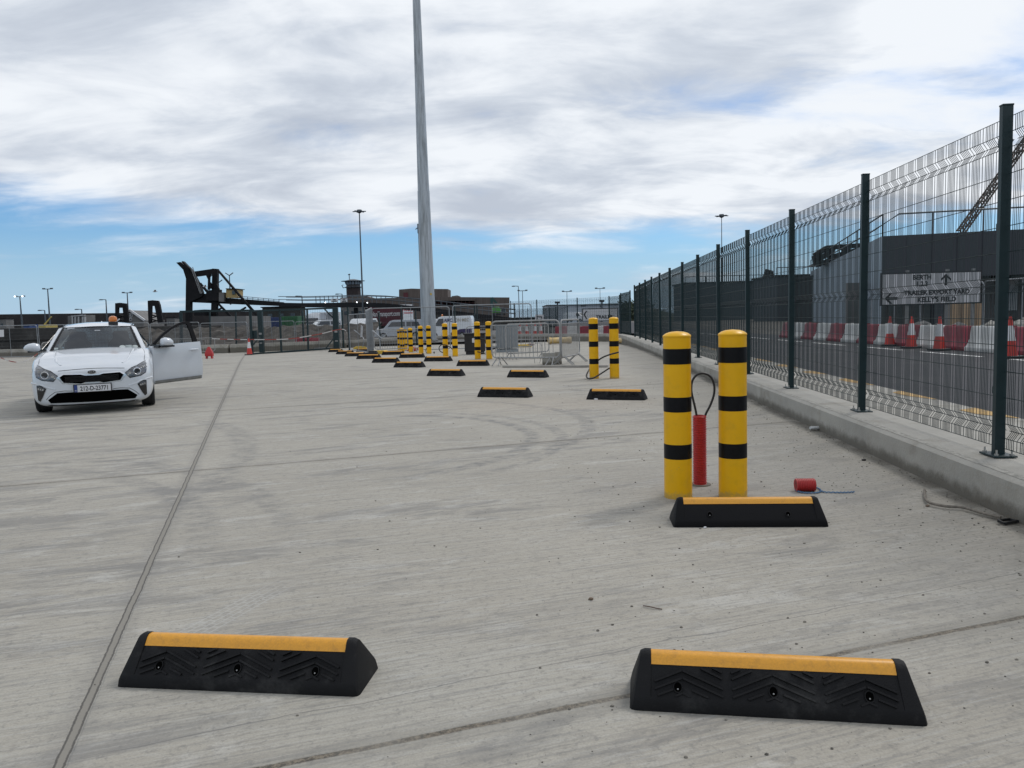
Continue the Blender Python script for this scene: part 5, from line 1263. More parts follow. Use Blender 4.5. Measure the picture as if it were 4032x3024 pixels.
b = MB(); b.prism([(-1.2, 0, .5), (1.2, 0, .5), (1.2, 0, 2.3), (1.0, .5, 3.1), (-1.0, .5, 3.1), (-1.2, 0, 2.3)], (0, 1.9, 0)); b.build('cab', M_wpaint, t, bevel=.08)
b = MB(); b.box((0, 4.2, 2.1), (2.4, 4, 2.3)); b.build('box_body', M_wpaint, t)
b = MB(); b.prism([(-1.0, -.02, 1.75), (1.0, -.02, 1.75), (.95, .08, 2.45), (-.95, .08, 2.45)], (0, -.03, 0)); b.build('windscreen', M_glassd, t)
b = MB(); b.box((0, -.03, 1.15), (1.5, .08, .6)); b.build('grille', M_black, t)
b = MB()
for x in (-1, 1):
    for y in (.8, 7): b.lathe([(0, -.15), (.5, -.15), (.5, .15), (0, .15)], 14, (x, y, .5), axis='x')
b.build('wheels', M_black, t)
# excavator
d = 88.0; p = Yp(1955, 1300, d); t = thing('excavator', 'bright green excavator with raised arm by the terminal building', 'excavator', V((p.x, p.y, -.75)))
M_lime = mat('lime_green_paint', (.06, .27, .03), .45, var=.15, coat=.3); M_teal = mat('dark_teal_paint', (.015, .06, .055), .5)
b = MB(); ppx(b, [(1937, 1232), (1939, 1213), (1946, 1208), (1965, 1208), (1971, 1218), (1972, 1232)], d, 2.4); b.build('body', M_lime, t, world=True, bevel=.05)
b = MB(); ppx(b, [(1974, 1232), (1976, 1211), (1988, 1211), (1991, 1222), (1991, 1232)], d + .3, 1.6); b.build('cab', M_glassd, t, world=True)
b = MB()
for a, c in (((1941, 1212), (1936, 1192)), ((1936, 1192), (1937, 1171))): b.bar(Yp(*a, d + 1), Yp(*c, d + 1), .32, .35)
b.build('boom', M_teal, t, world=True)
b = MB(); b.bar(Yp(1937, 1172, d + 1), Yp(1953, 1192, d + 1), .28, .25); ppx(b, [(1950, 1190), (1958, 1188), (1959, 1194), (1952, 1195)], d + .8, .5); b.build('dipper_arm', M_teal, t, world=True)
b = MB(); ppx(b, [(1936, 1242), (1936, 1233), (1990, 1233), (1990, 1242)], d - .3, 3); b.build('undercarriage', M_black, t, world=True)
# chevron sign beyond the far fence
d = 56.0; t = thing('direction_sign', 'white direction sign with black arrow chevron behind the far green fence', 'sign', Yp(2362, 1330, d)); t.location.z = -.1
x0, x1 = 2292, 2434
b = MB(); ppx(b, [(x0, 1266), (x0, 1215), (x1, 1212), (x1, 1264)], d, .06); b.build('border', M_ink, t, world=True)
b = MB(); ppx(b, [(x0 + 3, 1263), (x0 + 3, 1218), (x1 - 3, 1215), (x1 - 3, 1261)], d - .02, .03); b.build('face', M_sign, t, world=True)
b = MB(); ppx(b, [(2297, 1238), (2308, 1224), (2313, 1224), (2303, 1238), (2313, 1256), (2308, 1256)], d - .04, .03); b.build('arrow', M_ink, t, world=True); b = MB(); q = Yp(2366, 1248.5, d - .03); b.text('TRAILER', .33, lambda x, y, z: q + V((x + .25, -z, y)), bold=.012, align='CENTER'); b.build('lettering', M_ink, t, world=True)
b = MB()
for x in (2320, 2410): b.bar(V((Yp(x, 1240, d + .1).x, d + .1, -.1)), V((Yp(x, 1240, d + .1).x, d + .1, Yp(x, 1212, d).z)), .08)
b.build('post', M_galvd, t, world=True)
d = 54; t = thing('direction_sign', 'small white sign with a black arrow at the far left of the far fence', 'sign', Yp(2123, 1330, d)); t.location.z = -.1
b = MB(); ppx(b, [(2107, 1262), (2107, 1239), (2140, 1239), (2140, 1262)], d, .05); b.build('face', M_sign, t, world=True)
b = MB(); ppx(b, [(2116, 1249), (2116, 1246), (2134, 1246), (2134, 1255), (2131, 1255), (2131, 1249)], d - .02, .02); ppx(b, [(2110, 1259), (2110, 1257), (2136, 1257), (2136, 1259)], d - .02, .02); b.build('marks', M_ink, t, world=True)
b = MB(); b.bar(V((Yp(2123, 1240, d + .1).x, d + .1, -.1)), V((Yp(2123, 1240, d + .1).x, d + .1, 1.2)), .07); b.build('post', M_galvd, t, world=True)
# second dark fence, cones and barrier beyond
fence_run('dark green mesh fence further back beside the grey warehouse', [V((Yp(x, 1300, dd).x, dd, -.1)) for x, dd in ((2028, 66), (2080, 64), (2140, 62), (2165, 60), (2190, 58), (2236, 56))], 2.1)
for x, lb in ((2048, 'leftmost'), (2075, 'second'), (2108, 'third'), (2130, 'fourth')):
    p = Yp(x, 1322, 52.5); dup(cone0[0], V((p.x, p.y, -.06)), 0, 'red and white cone behind the far fence, %s of four' % lb, 'red and white traffic cones', (.95,) * 3)
for i in range(5):
    p = Yp(2215 + i * 48, 1322, 53 - i * .8); wbarrier(V((p.x, p.y, -.06)), R(3), 1.0, 'r' if i % 2 == 0 else 'w', ('red' if i % 2 == 0 else 'white') + ' water barrier behind the far fence, number %s from the left' % ['one', 'two', 'three', 'four', 'five'][i], 'water barriers behind the far fence')

# ---- right hand side: dark building, walkway, crane jib, berth sign, fencing
bt = thing('clad_building', 'large dark clad raised building with roof railing seen through the right fence', 'building', V((19.3, 40, .06)))
zt, zb_ = Yp(3474, 930, 40).z, Yp(3474, 1098, 40).z
q0 = V((Yp(3474, 1000, 40).x, 40, 0)); q1 = V((Yp(3192, 1000, 76).x, 76, 0)); q2 = V((46, 37.2, 0))
def vz(p, z): return V((p.x, p.y, z))
bk = q1 + (q2 - q0)
b = MB(); b.add([vz(q0, zb_), vz(q2, zb_), vz(q2, zt + .35), vz(q0, zt), vz(q1, zb_), vz(q1, zt), vz(bk, zb_), vz(bk, zt)], [(0, 1, 2, 3), (1, 6, 7, 2), (6, 4, 5, 7), (0, 4, 6, 1), (3, 2, 7, 5)])
for i in range(1, 22):
    p = q0 + (q2 - q0) * (i / 22) + V((0, -.015, 0)); b.bar(vz(p, zb_ + .01), vz(p, zt + .35 * i / 22 - .01), .035, .03)
b.build('dark_front', M_clad, bt, world=True, fix=False)
b = MB(); n = V((q0 - q1)).normalized(); b.prism([vz(q0, .1) , vz(q1, .1), vz(q1, zt), vz(q0, zt)], V((-.05, -.02, 0))); b.build('grey_side', M_cladl, bt, world=True)
b = MB()
for i in range(12):
    f = i / 11; p = q0 + (q2 - q0) * f; b.bar(vz(p, zt + .35 * f), vz(p, zt + 1.1 + .35 * f), .06)
for i in range(10):
    f = i / 9; p = q0 + (q1 - q0) * f; b.bar(vz(p, zt), vz(p, zt + 1.1), .06)
b.tube([vz(q1, zt + .55), vz(q0 + (q1 - q0) * .06, zt + .55), vz(q0 + (q2 - q0) * .03, zt + 1.1), vz(q2, zt + 1.5)], .045, 6); b.tube([vz(q1, zt + 1.1), vz(q0, zt + 1.1)], .04, 6)
b.build('roof_railing', M_polem, bt, world=True, fix=False)
b = MB()
for i in range(5):
    p = q0 + (q2 - q0) * (.12 + .2 * i) + V((0, 1.0, 0)); b = MB(); b.bar(vz(p, .0), vz(p, zb_), .45); b.build('pillar', M_clad, bt, world=True)
b = MB(); b.prism([vz(q0 + V((.4, 5.0, 0)), 0), vz(q2 + V((0, 5.0, 0)), 0), vz(q2 + V((0, 5.0, 0)), zb_), vz(q0 + V((.4, 5.0, 0)), zb_)], (0, .2, 0)); b.build('back_wall', M_grey, bt, world=True)
b = MB()
for i, f in enumerate((.62, .66, .72)): p = q0 + (q2 - q0) * (f - .28) + V((0, 4.8, 0)); b.prism([vz(p, .9), vz(p + V((.5, 0, 0)), .9), vz(p + V((.5, 0, 0)), zb_ - .1), vz(p, zb_ - .1)], (0, .1, 0)); b.build('painted_bright_gap', M_sign, bt, world=True); b = MB()  # white sheets painted in for the bright gaps below the building
t = thing('passenger_walkway', 'steel truss end of a raised passenger walkway beyond the fence', 'walkway', Yp(3300, 1240, 62))
def w5(pts): return [(3200 + x / 1.6587, 400 + y / 1.6587) for x, y in pts]
b = MB(); b2 = MB(); d = 62.0
for a, c in (((10, 1005), (90, 955)), ((90, 955), (100, 1020)), ((10, 1005), (25, 1070)), ((25, 1070), (100, 1040)), ((90, 955), (305, 940)), ((100, 1020), (305, 965)), ((130, 955), (120, 1012)), ((180, 950), (240, 980)), ((240, 945), (200, 990)), ((10, 1040), (95, 995)), ((40, 990), (55, 1062))):
    a, c = w5([a, c]); b.bar(Yp(*a, d), Yp(*c, d), .35, .35); b2.bar(Yp(*a, d + 3), Yp(*c, d + 3), .3, .3)
b.build('truss', M_rust, t, world=True); b2.build('truss', M_rust, t, world=True)
b = MB(); ppx(b, w5([(30, 1072), (100, 1038), (300, 985), (300, 1000), (100, 1055)]), d + .2, 2.8); b.build('deck', M_rust, t, world=True)
b = MB(); ppx(b, w5([(250, 1000), (290, 1000), (290, 1400), (250, 1400)]), d + 1, .8); b.build('leg', M_rust, t, world=True)
b = MB(); a, c = Yp(3782, 915, 44), Yp(4080, 500, 46); dd = (c - a).normalized(); pu = dd.cross(V((0, 1, 0))).normalized()
for s1 in (-.16, .16):
    for s2 in (-.16, .16): b.bar(a + pu * s1 + V((0, s2, 0)), c + pu * s1 + V((0, s2, 0)), .07)
for i in range(26):
    f0, f1 = i / 26, (i + 1) / 26; s = 1 if i % 2 else -1
    for y in (-.16, .16): b.bar(a + (c - a) * f0 + pu * (.16 * s) + V((0, y, 0)), a + (c - a) * f1 - pu * (.16 * s) + V((0, y, 0)), .05)
    b.bar(a + (c - a) * f0 + pu * .16 + V((0, -.16, 0)), a + (c - a) * f0 + pu * .16 + V((0, .16, 0)), .07)
tag(b.build('crane_jib', mat('rusty_lattice', (.10, .075, .06), .8, var=.2), loc=a, world=True), 'slanting brown lattice crane jib above the dark building', 'crane')
# berth sign
d = 24.0; t = thing('berth_sign', 'white berth direction sign with black lettering seen through the right fence', 'sign', Yp(3665, 1260, d)); t.location.z = .1
pl = [(3474, 1199), (3474, 1080), (3860, 1072), (3860, 1190)]
P = [Yp(x, y, d) for x, y in pl]; zt_, zl_ = (P[1].z + P[2].z) / 2, (P[0].z + P[3].z) / 2; xa, xb = P[0].x, P[2].x
def sb(b, x0, x1, z0, z1, dy, th): b.prism([V((x0, d + dy, z0)), V((x1, d + dy, z0)), V((x1, d + dy, z1)), V((x0, d + dy, z1))], (0, th, 0))
b = MB(); sb(b, xa - .05, xb + .05, zl_ - .04, zt_ + .05, 0, .05); b.build('border', M_ink, t, world=True)
b = MB(); sb(b, xa, xb, zl_, zt_, -.02, .03); b.build('face', M_sgn2, t, world=True)
wS, hS = xb - xa, zt_ - zl_; b = MB()
def L_(body, fx, fz, size): o = V((xa + wS * fx, d - .025, zl_ + hS * fz)); b.text(body, size, lambda x, y, z: o + V((x, -z, y)), bold=.009, sx=.98)
L_('BERTH', .40, .87, .20); L_('1.2.3', .40, .65, .20); L_('TRAILER EXPORT YARD', .555, .36, .195); L_("KELLY'S FIELD", .555, .12, .20)
def arrow(cx, cz, s, ang):
    pts = [(0, .5), (-.42, .08), (-.42, -.12), (-.11, .16), (-.11, -.5), (.11, -.5), (.11, .16), (.42, -.12), (.42, .08)]; ca, sa = math.cos(ang), math.sin(ang)
    b.prism([V((cx + (x * ca - y * sa) * s, d - .028, cz + (x * sa + y * ca) * s)) for x, y in pts], (0, .02, 0))
b.build('lettering', M_ink, t, world=True)
for aa in ((xa + wS * .645, zl_ + hS * .78, .36, 0), (xa + wS * .085, zl_ + hS * .20, .40, R(90))): b = MB(); arrow(*aa); b.build('arrow', M_ink, t, world=True)
for f in (.27, .68, .95):
    b = MB(); x = xa + wS * f; b.bar(V((x, d + .09, .06)), V((x, d + .09, zt_ + .12)), .076); b.build('post', M_galvd, t, world=True)
for i in range(5):
    a = V((15.0 - .1 * i, 13.5 + i * 3.5, .06)); c = V((14.9 - .1 * i, 16.95 + i * 3.5, .06)); heras(a, c, 2.0, 'temporary mesh panel beyond the road, %s from the near end' % order[i].replace('nearest the camera', 'first'), .06)
a, c = Yp(3728, 1290, 30), Yp(3850, 1290, 30); b = MB(); zt2 = Yp(3790, 1190, 30).z
for i in range(5): x = a.x + (c.x - a.x) * i / 4.0; b.box((x + .1, 30 + .02 * (i % 2), zt2 / 2), ((c.x - a.x) / 4 - .02, .04, zt2 - .12))
tag(b.build('plywood_hoarding', M_wood, loc=(a.x, 30, .06), world=True), 'tan plywood hoarding under the right end of the berth sign', 'hoarding')
for i, (x, y, w_, h_, lb, m) in enumerate(((14.6, 27, 1.3, .9, 'pile of dusty blocks beyond the road under the berth sign', M_grey), (16.8, 26, 1.2, .7, 'heap of pale rubble by the plywood hoarding', M_kerb))):
    b = MB()
    for k in range(9): pebble_mesh(b, (rnd.uniform(-w_, w_), rnd.uniform(-.4, .4), rnd.uniform(0, h_ * .7)), rnd.uniform(.25, .45), k + i * 20, .8)
    tag(b.build('rubble_heap', m, loc=(x, y, .06)), lb, 'rubble')
# far lorries and dark cladding seen low through the fence
for i, (x0, x1, yt, d, m, lb) in enumerate(((3060, 3330, 1090, 84, M_clad, 'long dark low building far behind the road'), (2700, 3050, 1118, 110, mat('slate_clad', (.05, .06, .07), .7), 'long slate grey building far along the road'), (3260, 3330, 1085, 70, M_rust, 'dark cabin below the walkway'))):
    a, c = Yp(x0, yt, d), Yp(x1, yt, d); t = thing('low_building', lb, 'building', (a.x, d, 0)); b = MB(); w_ = c.x - a.x; b.box((w_ / 2, 4, a.z / 2), (w_, 8, a.z)); b.build('wall', m, t)
    b = MB(); b.box((w_ / 2, 4, a.z + .1), (w_ + .4, 8.4, .2)); b.build('roof', M_rust, t); b = MB()
    for k in range(14): b.bar((w_ * k / 13, .2, a.z), (w_ * k / 13, .2, a.z + 1.0), .06)
    b.tube([(0, .2, a.z + 1), (w_, .2, a.z + 1)], .05, 5); b.build('roof_railing', M_polem, t, fix=False)
b = MB()
for i, (x, y) in enumerate(((3000, 1120), (3010, 1075), (3030, 1062), (3042, 1085))):
    pass
q = [Yp(x, y, 90) for x, y in ((3005, 1135), (3012, 1100), (3024, 1066), (3036, 1072), (3040, 1090))]
b.tube(q, [.5, .4, .35, .3, .2], 6); tag(b.build('distant_excavator', M_rust, loc=V((q[0].x, q[0].y, q[0].z)), world=True), 'dark excavator arm rising beyond the fence in the distance', 'excavator')
for x, y, s, lb in ((610, 1148, 1, 'white gull gliding left of the gantry'), (807, 1129, .8, 'gull gliding beside the gantry column')):
    o = Yp(x, y, 80); t = thing('gull', lb, 'gull', o, R(20)); b = MB()
    b.lathe([(0, -.22), (.03, -.2), (.065, -.08), (.06, .06), (.035, .15), (.04, .19), (.02, .235), (0, .26)], 10, axis='x'); b.build('body', M_sign, t, smooth=True)
    for sg in (-1, 1):
        b = MB(); b.loft([[V((.08, sg * .03, .02)), V((-.06, sg * .03, .02)), V((-.06, sg * .03, .04)), V((.08, sg * .03, .04))], [V((.12, sg * .32, .16)), V((-.03, sg * .32, .15)), V((-.03, sg * .32, .165)), V((.12, sg * .32, .175))], [V((-.02, sg * .68, .05)), V((-.06, sg * .68, .05)), V((-.06, sg * .68, .055)), V((-.02, sg * .68, .055))]]); b.build('wing', M_grey, t)
# ================================================================== WHITE CAR WITH OPEN DOOR
from mathutils.geometry import delaunay_2d_cdt
M_body = mat('white_car_paint', (.57, .60, .635), .34, var=.03, scale=2, coat=.9, dirt=(.50, .50, .485), dscale=2.2, damt=.25)
M_chrome = mat('chrome_trim', (.62, .63, .65), .18, metal=1, var=.05)
M_gloss = mat('gloss_black_trim', (.008, .008, .009), .22, var=.1, coat=.4)
M_lampd = mat('headlamp_housing', (.10, .105, .115), .18, metal=.5, var=.55, scale=26, coat=1)
M_refl = mat('lamp_reflector', (.62, .64, .66), .12, metal=1, var=.3, scale=40)
M_tyre = mat('tyre_rubber', (.013, .013, .014), .75, var=.3, scale=30, dirt=(.05, .048, .045), dscale=5, damt=.5)
M_glass = glass_mat('car_glass', (.36, .44, .47), .07, .30)
M_glass2 = glass_mat('door_glass', (.62, .66, .68), .03, .12)
M_frit = mat('black_frit', (.006, .006, .007), .6, spec=.15, var=.1)
M_seat = mat('seat_fabric', (.022, .023, .026), .85, var=.2, scale=20)
wl, wr_ = G(178, 1621), G(586, 1594); dv = wr_ - wl; CS = dv.length / 1.57
car = thing('parked_car', 'white hatchback with its front passenger door open and an amber beacon on the roof', 'car', ((wl + wr_) / 2), math.atan2(dv.y, dv.x))
car.scale = (CS, CS, 1.0)
ST = [(-.905, .52, .20, .58, .635), (-.880, .69, .155, .635, .68), (-.80, .81, .125, .685, .725), (-.66, .872, .12, .735, .78), (-.44, .892, .13, .785, .835),
      (-.375, .895, .14, .80, .85), (-.335, .892, .52, .825, .875), (-.19, .898, .655, .85, .90), (0, .90, .69, .875, .925), (.19, .90, .655, .895, .95), (.335, .90, .52, .91, .97), (.375, .90, .20, .914, .975),
      (.55, .90, .19, .925, .985), (.72, .90, .19, .935, .985), (1.4, .90, .19, .945, .985), (2.0, .90, .19, .95, .985), (2.27, .90, .19, .955, .985), (2.31, .90, .52, .957, .985), (2.46, .90, .655, .96, .985), (2.65, .90, .69, .96, .985), (2.84, .898, .655, .96, .985), (2.98, .894, .52, .96, .985), (3.03, .89, .22, .955, .985), (3.28, .86, .24, .94, .975), (3.42, .76, .30, .90, .95)]
def section(w, zb, zs, zc):
    h = zs - zb
    return [(0, zb), (.78 * w, zb), (.955 * w, zb + .10 * h), (w, zb + .36 * h), (w * .992, zb + .74 * h), (w * .945, zs - .012), (w * .86, zs + .35 * (zc - zs)), (w * .45, zs + .86 * (zc - zs)), (0, zc)]
b = MB(); rings = []
for y, w, zb, zs, zc in ST:
    h = section(w, zb, zs, zc); rings.append([V((x, y, z)) for x, z in h] + [V((-x, y, z)) for x, z in h[-2:0:-1]])
b.loft(rings); shell = b.build('body_shell', M_body, car, fix=False)
ca = shell.data.attributes.new('crease_edge', 'FLOAT', 'EDGE')
for e in shell.data.edges:
    a, c = sorted(e.vertices)
    if c - a == 16 and a % 16 in (5, 11) and 3 <= a // 16: ca.data[e.index].value = .85
    if c - a == 16 and a % 16 in (4, 12) and 9 <= a // 16: ca.data[e.index].value = .5
def bake(o, lv=2):
    m = o.modifiers.new('s', 'SUBSURF'); m.levels = lv; m.render_levels = lv
    bpy.context.view_layer.update()
    me = bpy.data.meshes.new_from_object(o.evaluated_get(bpy.context.evaluated_depsgraph_get())); o.modifiers.clear(); o.data = me
    me.polygons.foreach_set('use_smooth', [True] * len(me.polygons)); return o
bake(shell)
bvh = BVHTree.FromPolygons([v.co.copy() for v in shell.data.vertices], [tuple(p.vertices) for p in shell.data.polygons])
def front(x, z, off=0):
    h = bvh.ray_cast(V((x, -3, z)), V((0, 1, 0)))
    if h[0] is None: h = (bvh.find_nearest(V((x, -.8, z)))[0],)
    return V((x, h[0].y - off, z))
def decal(name, pts, off, m, par, res=.035, skirt=.02):
    dens = []
    for i, p in enumerate(pts):
        q = pts[(i + 1) % len(pts)]; n = max(1, int(math.hypot(q[0] - p[0], q[1] - p[1]) / res))
        dens += [(p[0] + (q[0] - p[0]) * k / n, p[1] + (q[1] - p[1]) * k / n) for k in range(n)]
    vs = [V(p) for p in dens]; nb = len(vs); ed = [(i, (i + 1) % nb) for i in range(nb)]
    x0, x1 = min(p[0] for p in dens), max(p[0] for p in dens); z0, z1 = min(p[1] for p in dens), max(p[1] for p in dens)
    x = x0 + res * .5
    while x < x1:
        z = z0 + res * .5
        while z < z1: vs.append(V((x + .001 * math.sin(z * 99), z))); z += res
        x += res
    out = delaunay_2d_cdt(vs, ed, [], 1, 1e-5); b = MB()
    P = [front(p.x, p.y, off) for p in out[0]]; b.add(P, [tuple(f) for f in out[2]])
    k = len(b.v); R0 = [front(x, z, off) for x, z in dens]; R1 = [front(x, z, off - skirt) for x, z in dens]
    b.loft([R0, R1], cap=False)
    return b.build(name, m, par, smooth=True, angle=30)
mir = lambda pts: [(-x, z) for x, z in pts[::-1]]
def sym(half): return half + [(-x, z) for x, z in half[::-1] if x > 1e-4]
# bonnet shut line and character lines
bl = MB()
for pts in ([(-.47 + .94 * i / 24, .672 + .018 * math.cos((i / 24 - .5) * math.pi)) for i in range(25)],): bl.tube([front(x, z, -.001) for x, z in pts], .006, 5)
def top(x, y, off=0):
    h = bvh.ray_cast(V((x, y, 3)), V((0, 0, -1))); return V((x, y, (h[0].z if h[0] else .9) + off))
for s in (-1, 1): bl.tube([top(s * x, y, -.001) for x, y in ((.765, -.52), (.775, -.3), (.775, 0), (.765, .25), (.742, .46))], .005, 5)
bl.build('bonnet_gap', M_gloss, car)
for s in (-1, 1):
    b = MB(); b.tube([top(s * x, y, -.012) for x, y in ((.44, -.70), (.52, -.5), (.56, -.2), (.585, .1), (.60, .42))], .022, 8); b.build('bonnet_crease', M_body, car, smooth=True)
    b = MB(); b.tube([front(s * x, z, -.012) for x, z in ((.86, .50), (.80, .495), (.70, .47), (.60, .425), (.52, .40))], .020, 8); b.build('bumper_fold', M_body, car, smooth=True)
grille = decal('grille', sym([(0, .588), (.10, .590), (.16, .608), (.40, .616), (.455, .578), (.40, .495), (.16, .470), (.10, .488), (0, .488)]), .010, M_void, car)
decal('grille_surround', sym([(0, .604), (.10, .606), (.16, .626), (.42, .634), (.505, .580), (.42, .479), (.16, .452), (.10, .470), (0, .470)]), .004, M_chrome, grille)
b = MB()
for k in range(5):
    z = .506 + k * .018; b.tube([front(x, z + (.010 if abs(x) < .12 else 0) * 0, .012) for x in [-.38 + .076 * i for i in range(11)]], .0022, 4)
b.build('grille_bars', M_gloss, grille)
decal('lower_grille', sym([(0, .350), (.50, .344), (.635, .245), (.60, .195), (0, .182)]), .008, M_void, car)
decal('lower_lip', sym([(0, .158), (.50, .160), (.60, .172), (.66, .160), (.60, .140), (0, .135)]), .012, M_gloss, car)
b = MB()
for s in (-1, 1): b = MB(); b.tube([front(s * x, z, .002) for x, z in ((.29, .365), (.40, .372), (.53, .360), (.61, .305), (.66, .25))], .004, 5); b.build('bumper_crease', M_gloss, car)
for s, nm in ((-1, 'l'), (1, 'r')):
    f = (lambda p: p) if s > 0 else mir
    hl = decal('headlight', f([(.485, .600), (.575, .668), (.66, .700), (.745, .745), (.785, .765), (.797, .675), (.775, .595), (.70, .555), (.545, .530)]), .008, M_lampd, car)
    decal('lamp_rim', f([(.470, .600), (.568, .680), (.66, .713), (.745, .757), (.790, .775), (.804, .675), (.783, .585), (.705, .542), (.540, .516)]), .004, M_gloss, hl)
    c = front(s * .655, .618, .012); b = MB()
    b.tube([c + V((.052 * math.cos(a), .012 * s * math.cos(a) * 1.5, .052 * math.sin(a))) for a in [i * math.pi / 10 for i in range(20)]], .007, 6, closed=True); b.build('projector_ring', M_refl, hl)
    b = MB(); b.add([c + V((.038 * math.cos(a), .012 * s * math.cos(a) * 1.5, .038 * math.sin(a))) for a in [i * math.pi / 8 for i in range(16)]], [tuple(range(16))]); b.build('projector_lens', M_glassd, hl)
    b = MB()
    for x, z, r in ((.545, .596, .022), (.52, .570, .014), (.735, .672, .020)):
        c = front(s * x, z, .012); b.add([c + V((r * math.cos(a), 0, r * math.sin(a))) for a in [i * math.pi / 6 for i in range(12)]], [tuple(range(12))])
    b.build('reflectors', M_refl, hl)
    fg = decal('fog_light', f([(.645, .420), (.735, .472), (.783, .468), (.778, .245), (.748, .225), (.705, .290)]), .010, M_gloss, car)
    c = [(.665, .420), (.735, .457), (.774, .452), (.772, .39), (.69, .387)]; decal('lamp_row', f(c), .014, M_lampd, fg)
    b = MB()
    for k in range(3): q = front(s * (.695 + .030 * k), .403 + .008 * k, .020); b.box(q, (.018, .008, .020))
    b.build('led_blocks', M_refl, fg)
# number plate and badge
c = front(0, .40, .0); yp = c.y - .035
b = MB(); b.box((0, yp + .012, .398), (.545, .03, .128)); plate = b.build('number_plate', M_gloss, car, bevel=.006)
b = MB(); b.box((0, yp - .004, .398), (.515, .006, .104)); b.build('plate_face', M_sign, plate)
b = MB(); b.box((-.236, yp - .006, .398), (.043, .006, .104)); b.build('blue_band', mat('plate_blue', (.02, .05, .22), .5), plate)
b = MB(); b.text('212-D-23771', .094, lambda x, y, z: V((.026 + x, yp - .0078 - z, .391 + y)), bold=.0022, sx=.80); b.build('digits', M_ink, plate)
b = MB(); b.text('IRL', .026, lambda x, y, z: V((-.236 + x, yp - .0095 - z, .367 + y))); b.build('country_letters', M_sign, plate)
cb = front(0, .640, .008)
def oval(rx, rz, dy, n=28): return [cb + V((rx * math.cos(2 * math.pi * i / n), dy, rz * math.sin(2 * math.pi * i / n))) for i in range(n)]
b = MB(); b.loft([oval(.064, .030, .02), oval(.064, .030, -.002), oval(.058, .025, -.004)]); badge = b.build('badge', M_chrome, car)
b = MB(); b.loft([oval(.058, .025, .0), oval(.057, .0245, -.0055)]); b.build('badge_oval', M_ink, badge)
b = MB(); b.text('KI', .034, lambda x, y, z: cb + V((-.018 + x, -.0075 - z, y)), bold=.001, sx=1.25); lam = lambda x, y: cb + V((x, -.0075, y))
b.prism([lam(.010, -.012), lam(.022, .012), lam(.028, .012), lam(.040, -.012), lam(.034, -.012), lam(.025, .006), lam(.016, -.012)], (0, .002, 0)); b.build('badge_letters', M_refl, badge)
# cabin
wsx = lambda t: .735 - .165 * t
def wsp(u, t, off=0): x = u * wsx(t); return V((x, .46 + .80 * t + .13 * u * u - off,   .935 + .405 * t - .035 * t * (1 - t) * -1 - .012 * u * u))
def grid(fn, nu, nv, m, name, par, thick=None, smooth=True):
    b = MB(); b.loft([[fn(-1 + 2 * i / nu, j / nv) for i in range(nu + 1)] for j in range(nv + 1)], cap=False, loop=False); return b.build(name, m, par, smooth=smooth)
ws = grid(lambda u, t: wsp(u * .93, .05 + t * .90), 10, 6, M_glass, 'windscreen', car)
b = MB()
for ra, rb_ in (((-1, 1), (0, .055)), ((-1, 1), (.945, 1)), ((-1, -.925), (.055, .945)), ((.925, 1), (.055, .945))):
    b.loft([[wsp(ra[0] + (ra[1] - ra[0]) * i / 8, rb_[0] + (rb_[1] - rb_[0]) * j / 6, .003) for i in range(9)] for j in range(7)], cap=False, loop=False)
b.build('screen_border', M_frit, ws, smooth=True)
b = MB(); b.loft([[wsp(-.20 + .40 * i / 6, .955 - .17 * j / 4 * (1 - .35 * abs(-1 + 2 * i / 6)), -.01) for i in range(7)] for j in range(5)], cap=False, loop=False); b.build('sensor_patch', M_frit, ws)
b = MB(); b.box(wsp(.02, .80, .006), (.09, .006, .022)); b.build('sticker', M_sign, ws); b = MB(); b.box(wsp(-.72, .93, .006), (.12, .006, .03)); b.build('sticker', M_sign, ws)
b = MB()
for u in (.58, .86):
    c = wsp(u, .10, .008); b.add([c + V((.05 * math.cos(a), .02 * math.sin(a), .028 * math.sin(a))) for a in [i * math.pi / 8 for i in range(16)]], [tuple(range(16))])
c = wsp(.72, .105, .008); b.box(c, (.10, .01, .055)); b.box(wsp(-.86, .11, .008), (.06, .01, .05)); b.build('permit_disc', mat('permit_paper', (.52, .56, .54), .6), ws)
b = MB(); b.tube([wsp(-.05, .03, .03), wsp(.30, .045, .03), wsp(.62, .05, .03)], .008, 5); b.tube([wsp(-.80, .04, .03), wsp(-.45, .045, .03), wsp(-.1, .04, .03)], .008, 5); b.build('wiper_blades', M_black, car)
for s in (-1, 1):
    b = MB(); pr = []
    for k in range(9):
        t = -.10 + 1.10 * k / 8; o = wsp(s, max(0, t)); o = o + V((0, (t - max(0, t)) * .8, (t - max(0, t)) * .4))
        pr.append([o + V((s * -.008, 0, .004)), o + V((s * .060, .03, -.012)), o + V((s * .075, .09, -.03)), o + V((s * .01, .10, -.05))])
    b.loft(pr); b.build('windscreen_pillar', M_body, car, smooth=True, angle=50)
def roofp(u, t):
    w = .575 + .03 * math.sin(t * 3.1) - .05 * t; y = 1.24 + 1.75 * t + .12 * u * u * (1 - t); z = 1.342 + .115 * math.sin(min(1, t * 1.25) * 1.9) - .06 * t - .055 * abs(u) ** 2.6
    return V((u * w * 1.03, y, z))
b = MB(); n = 14
b.loft([[roofp(-1 + 2 * i / n, j / 8) for i in range(n + 1)] + [roofp(1 - 2 * i / n, j / 8) - V((0, 0, .04)) for i in range(n + 1)] for j in range(9)]); roof = b.build('roof', M_body, car, smooth=True, angle=60)
b = MB()
for s in (-1, 1): b.tube([roofp(s * .93, j / 8) + V((0, 0, .004)) for j in range(9)], .010, 5)
b.build('roof_gutter', M_gloss, roof)
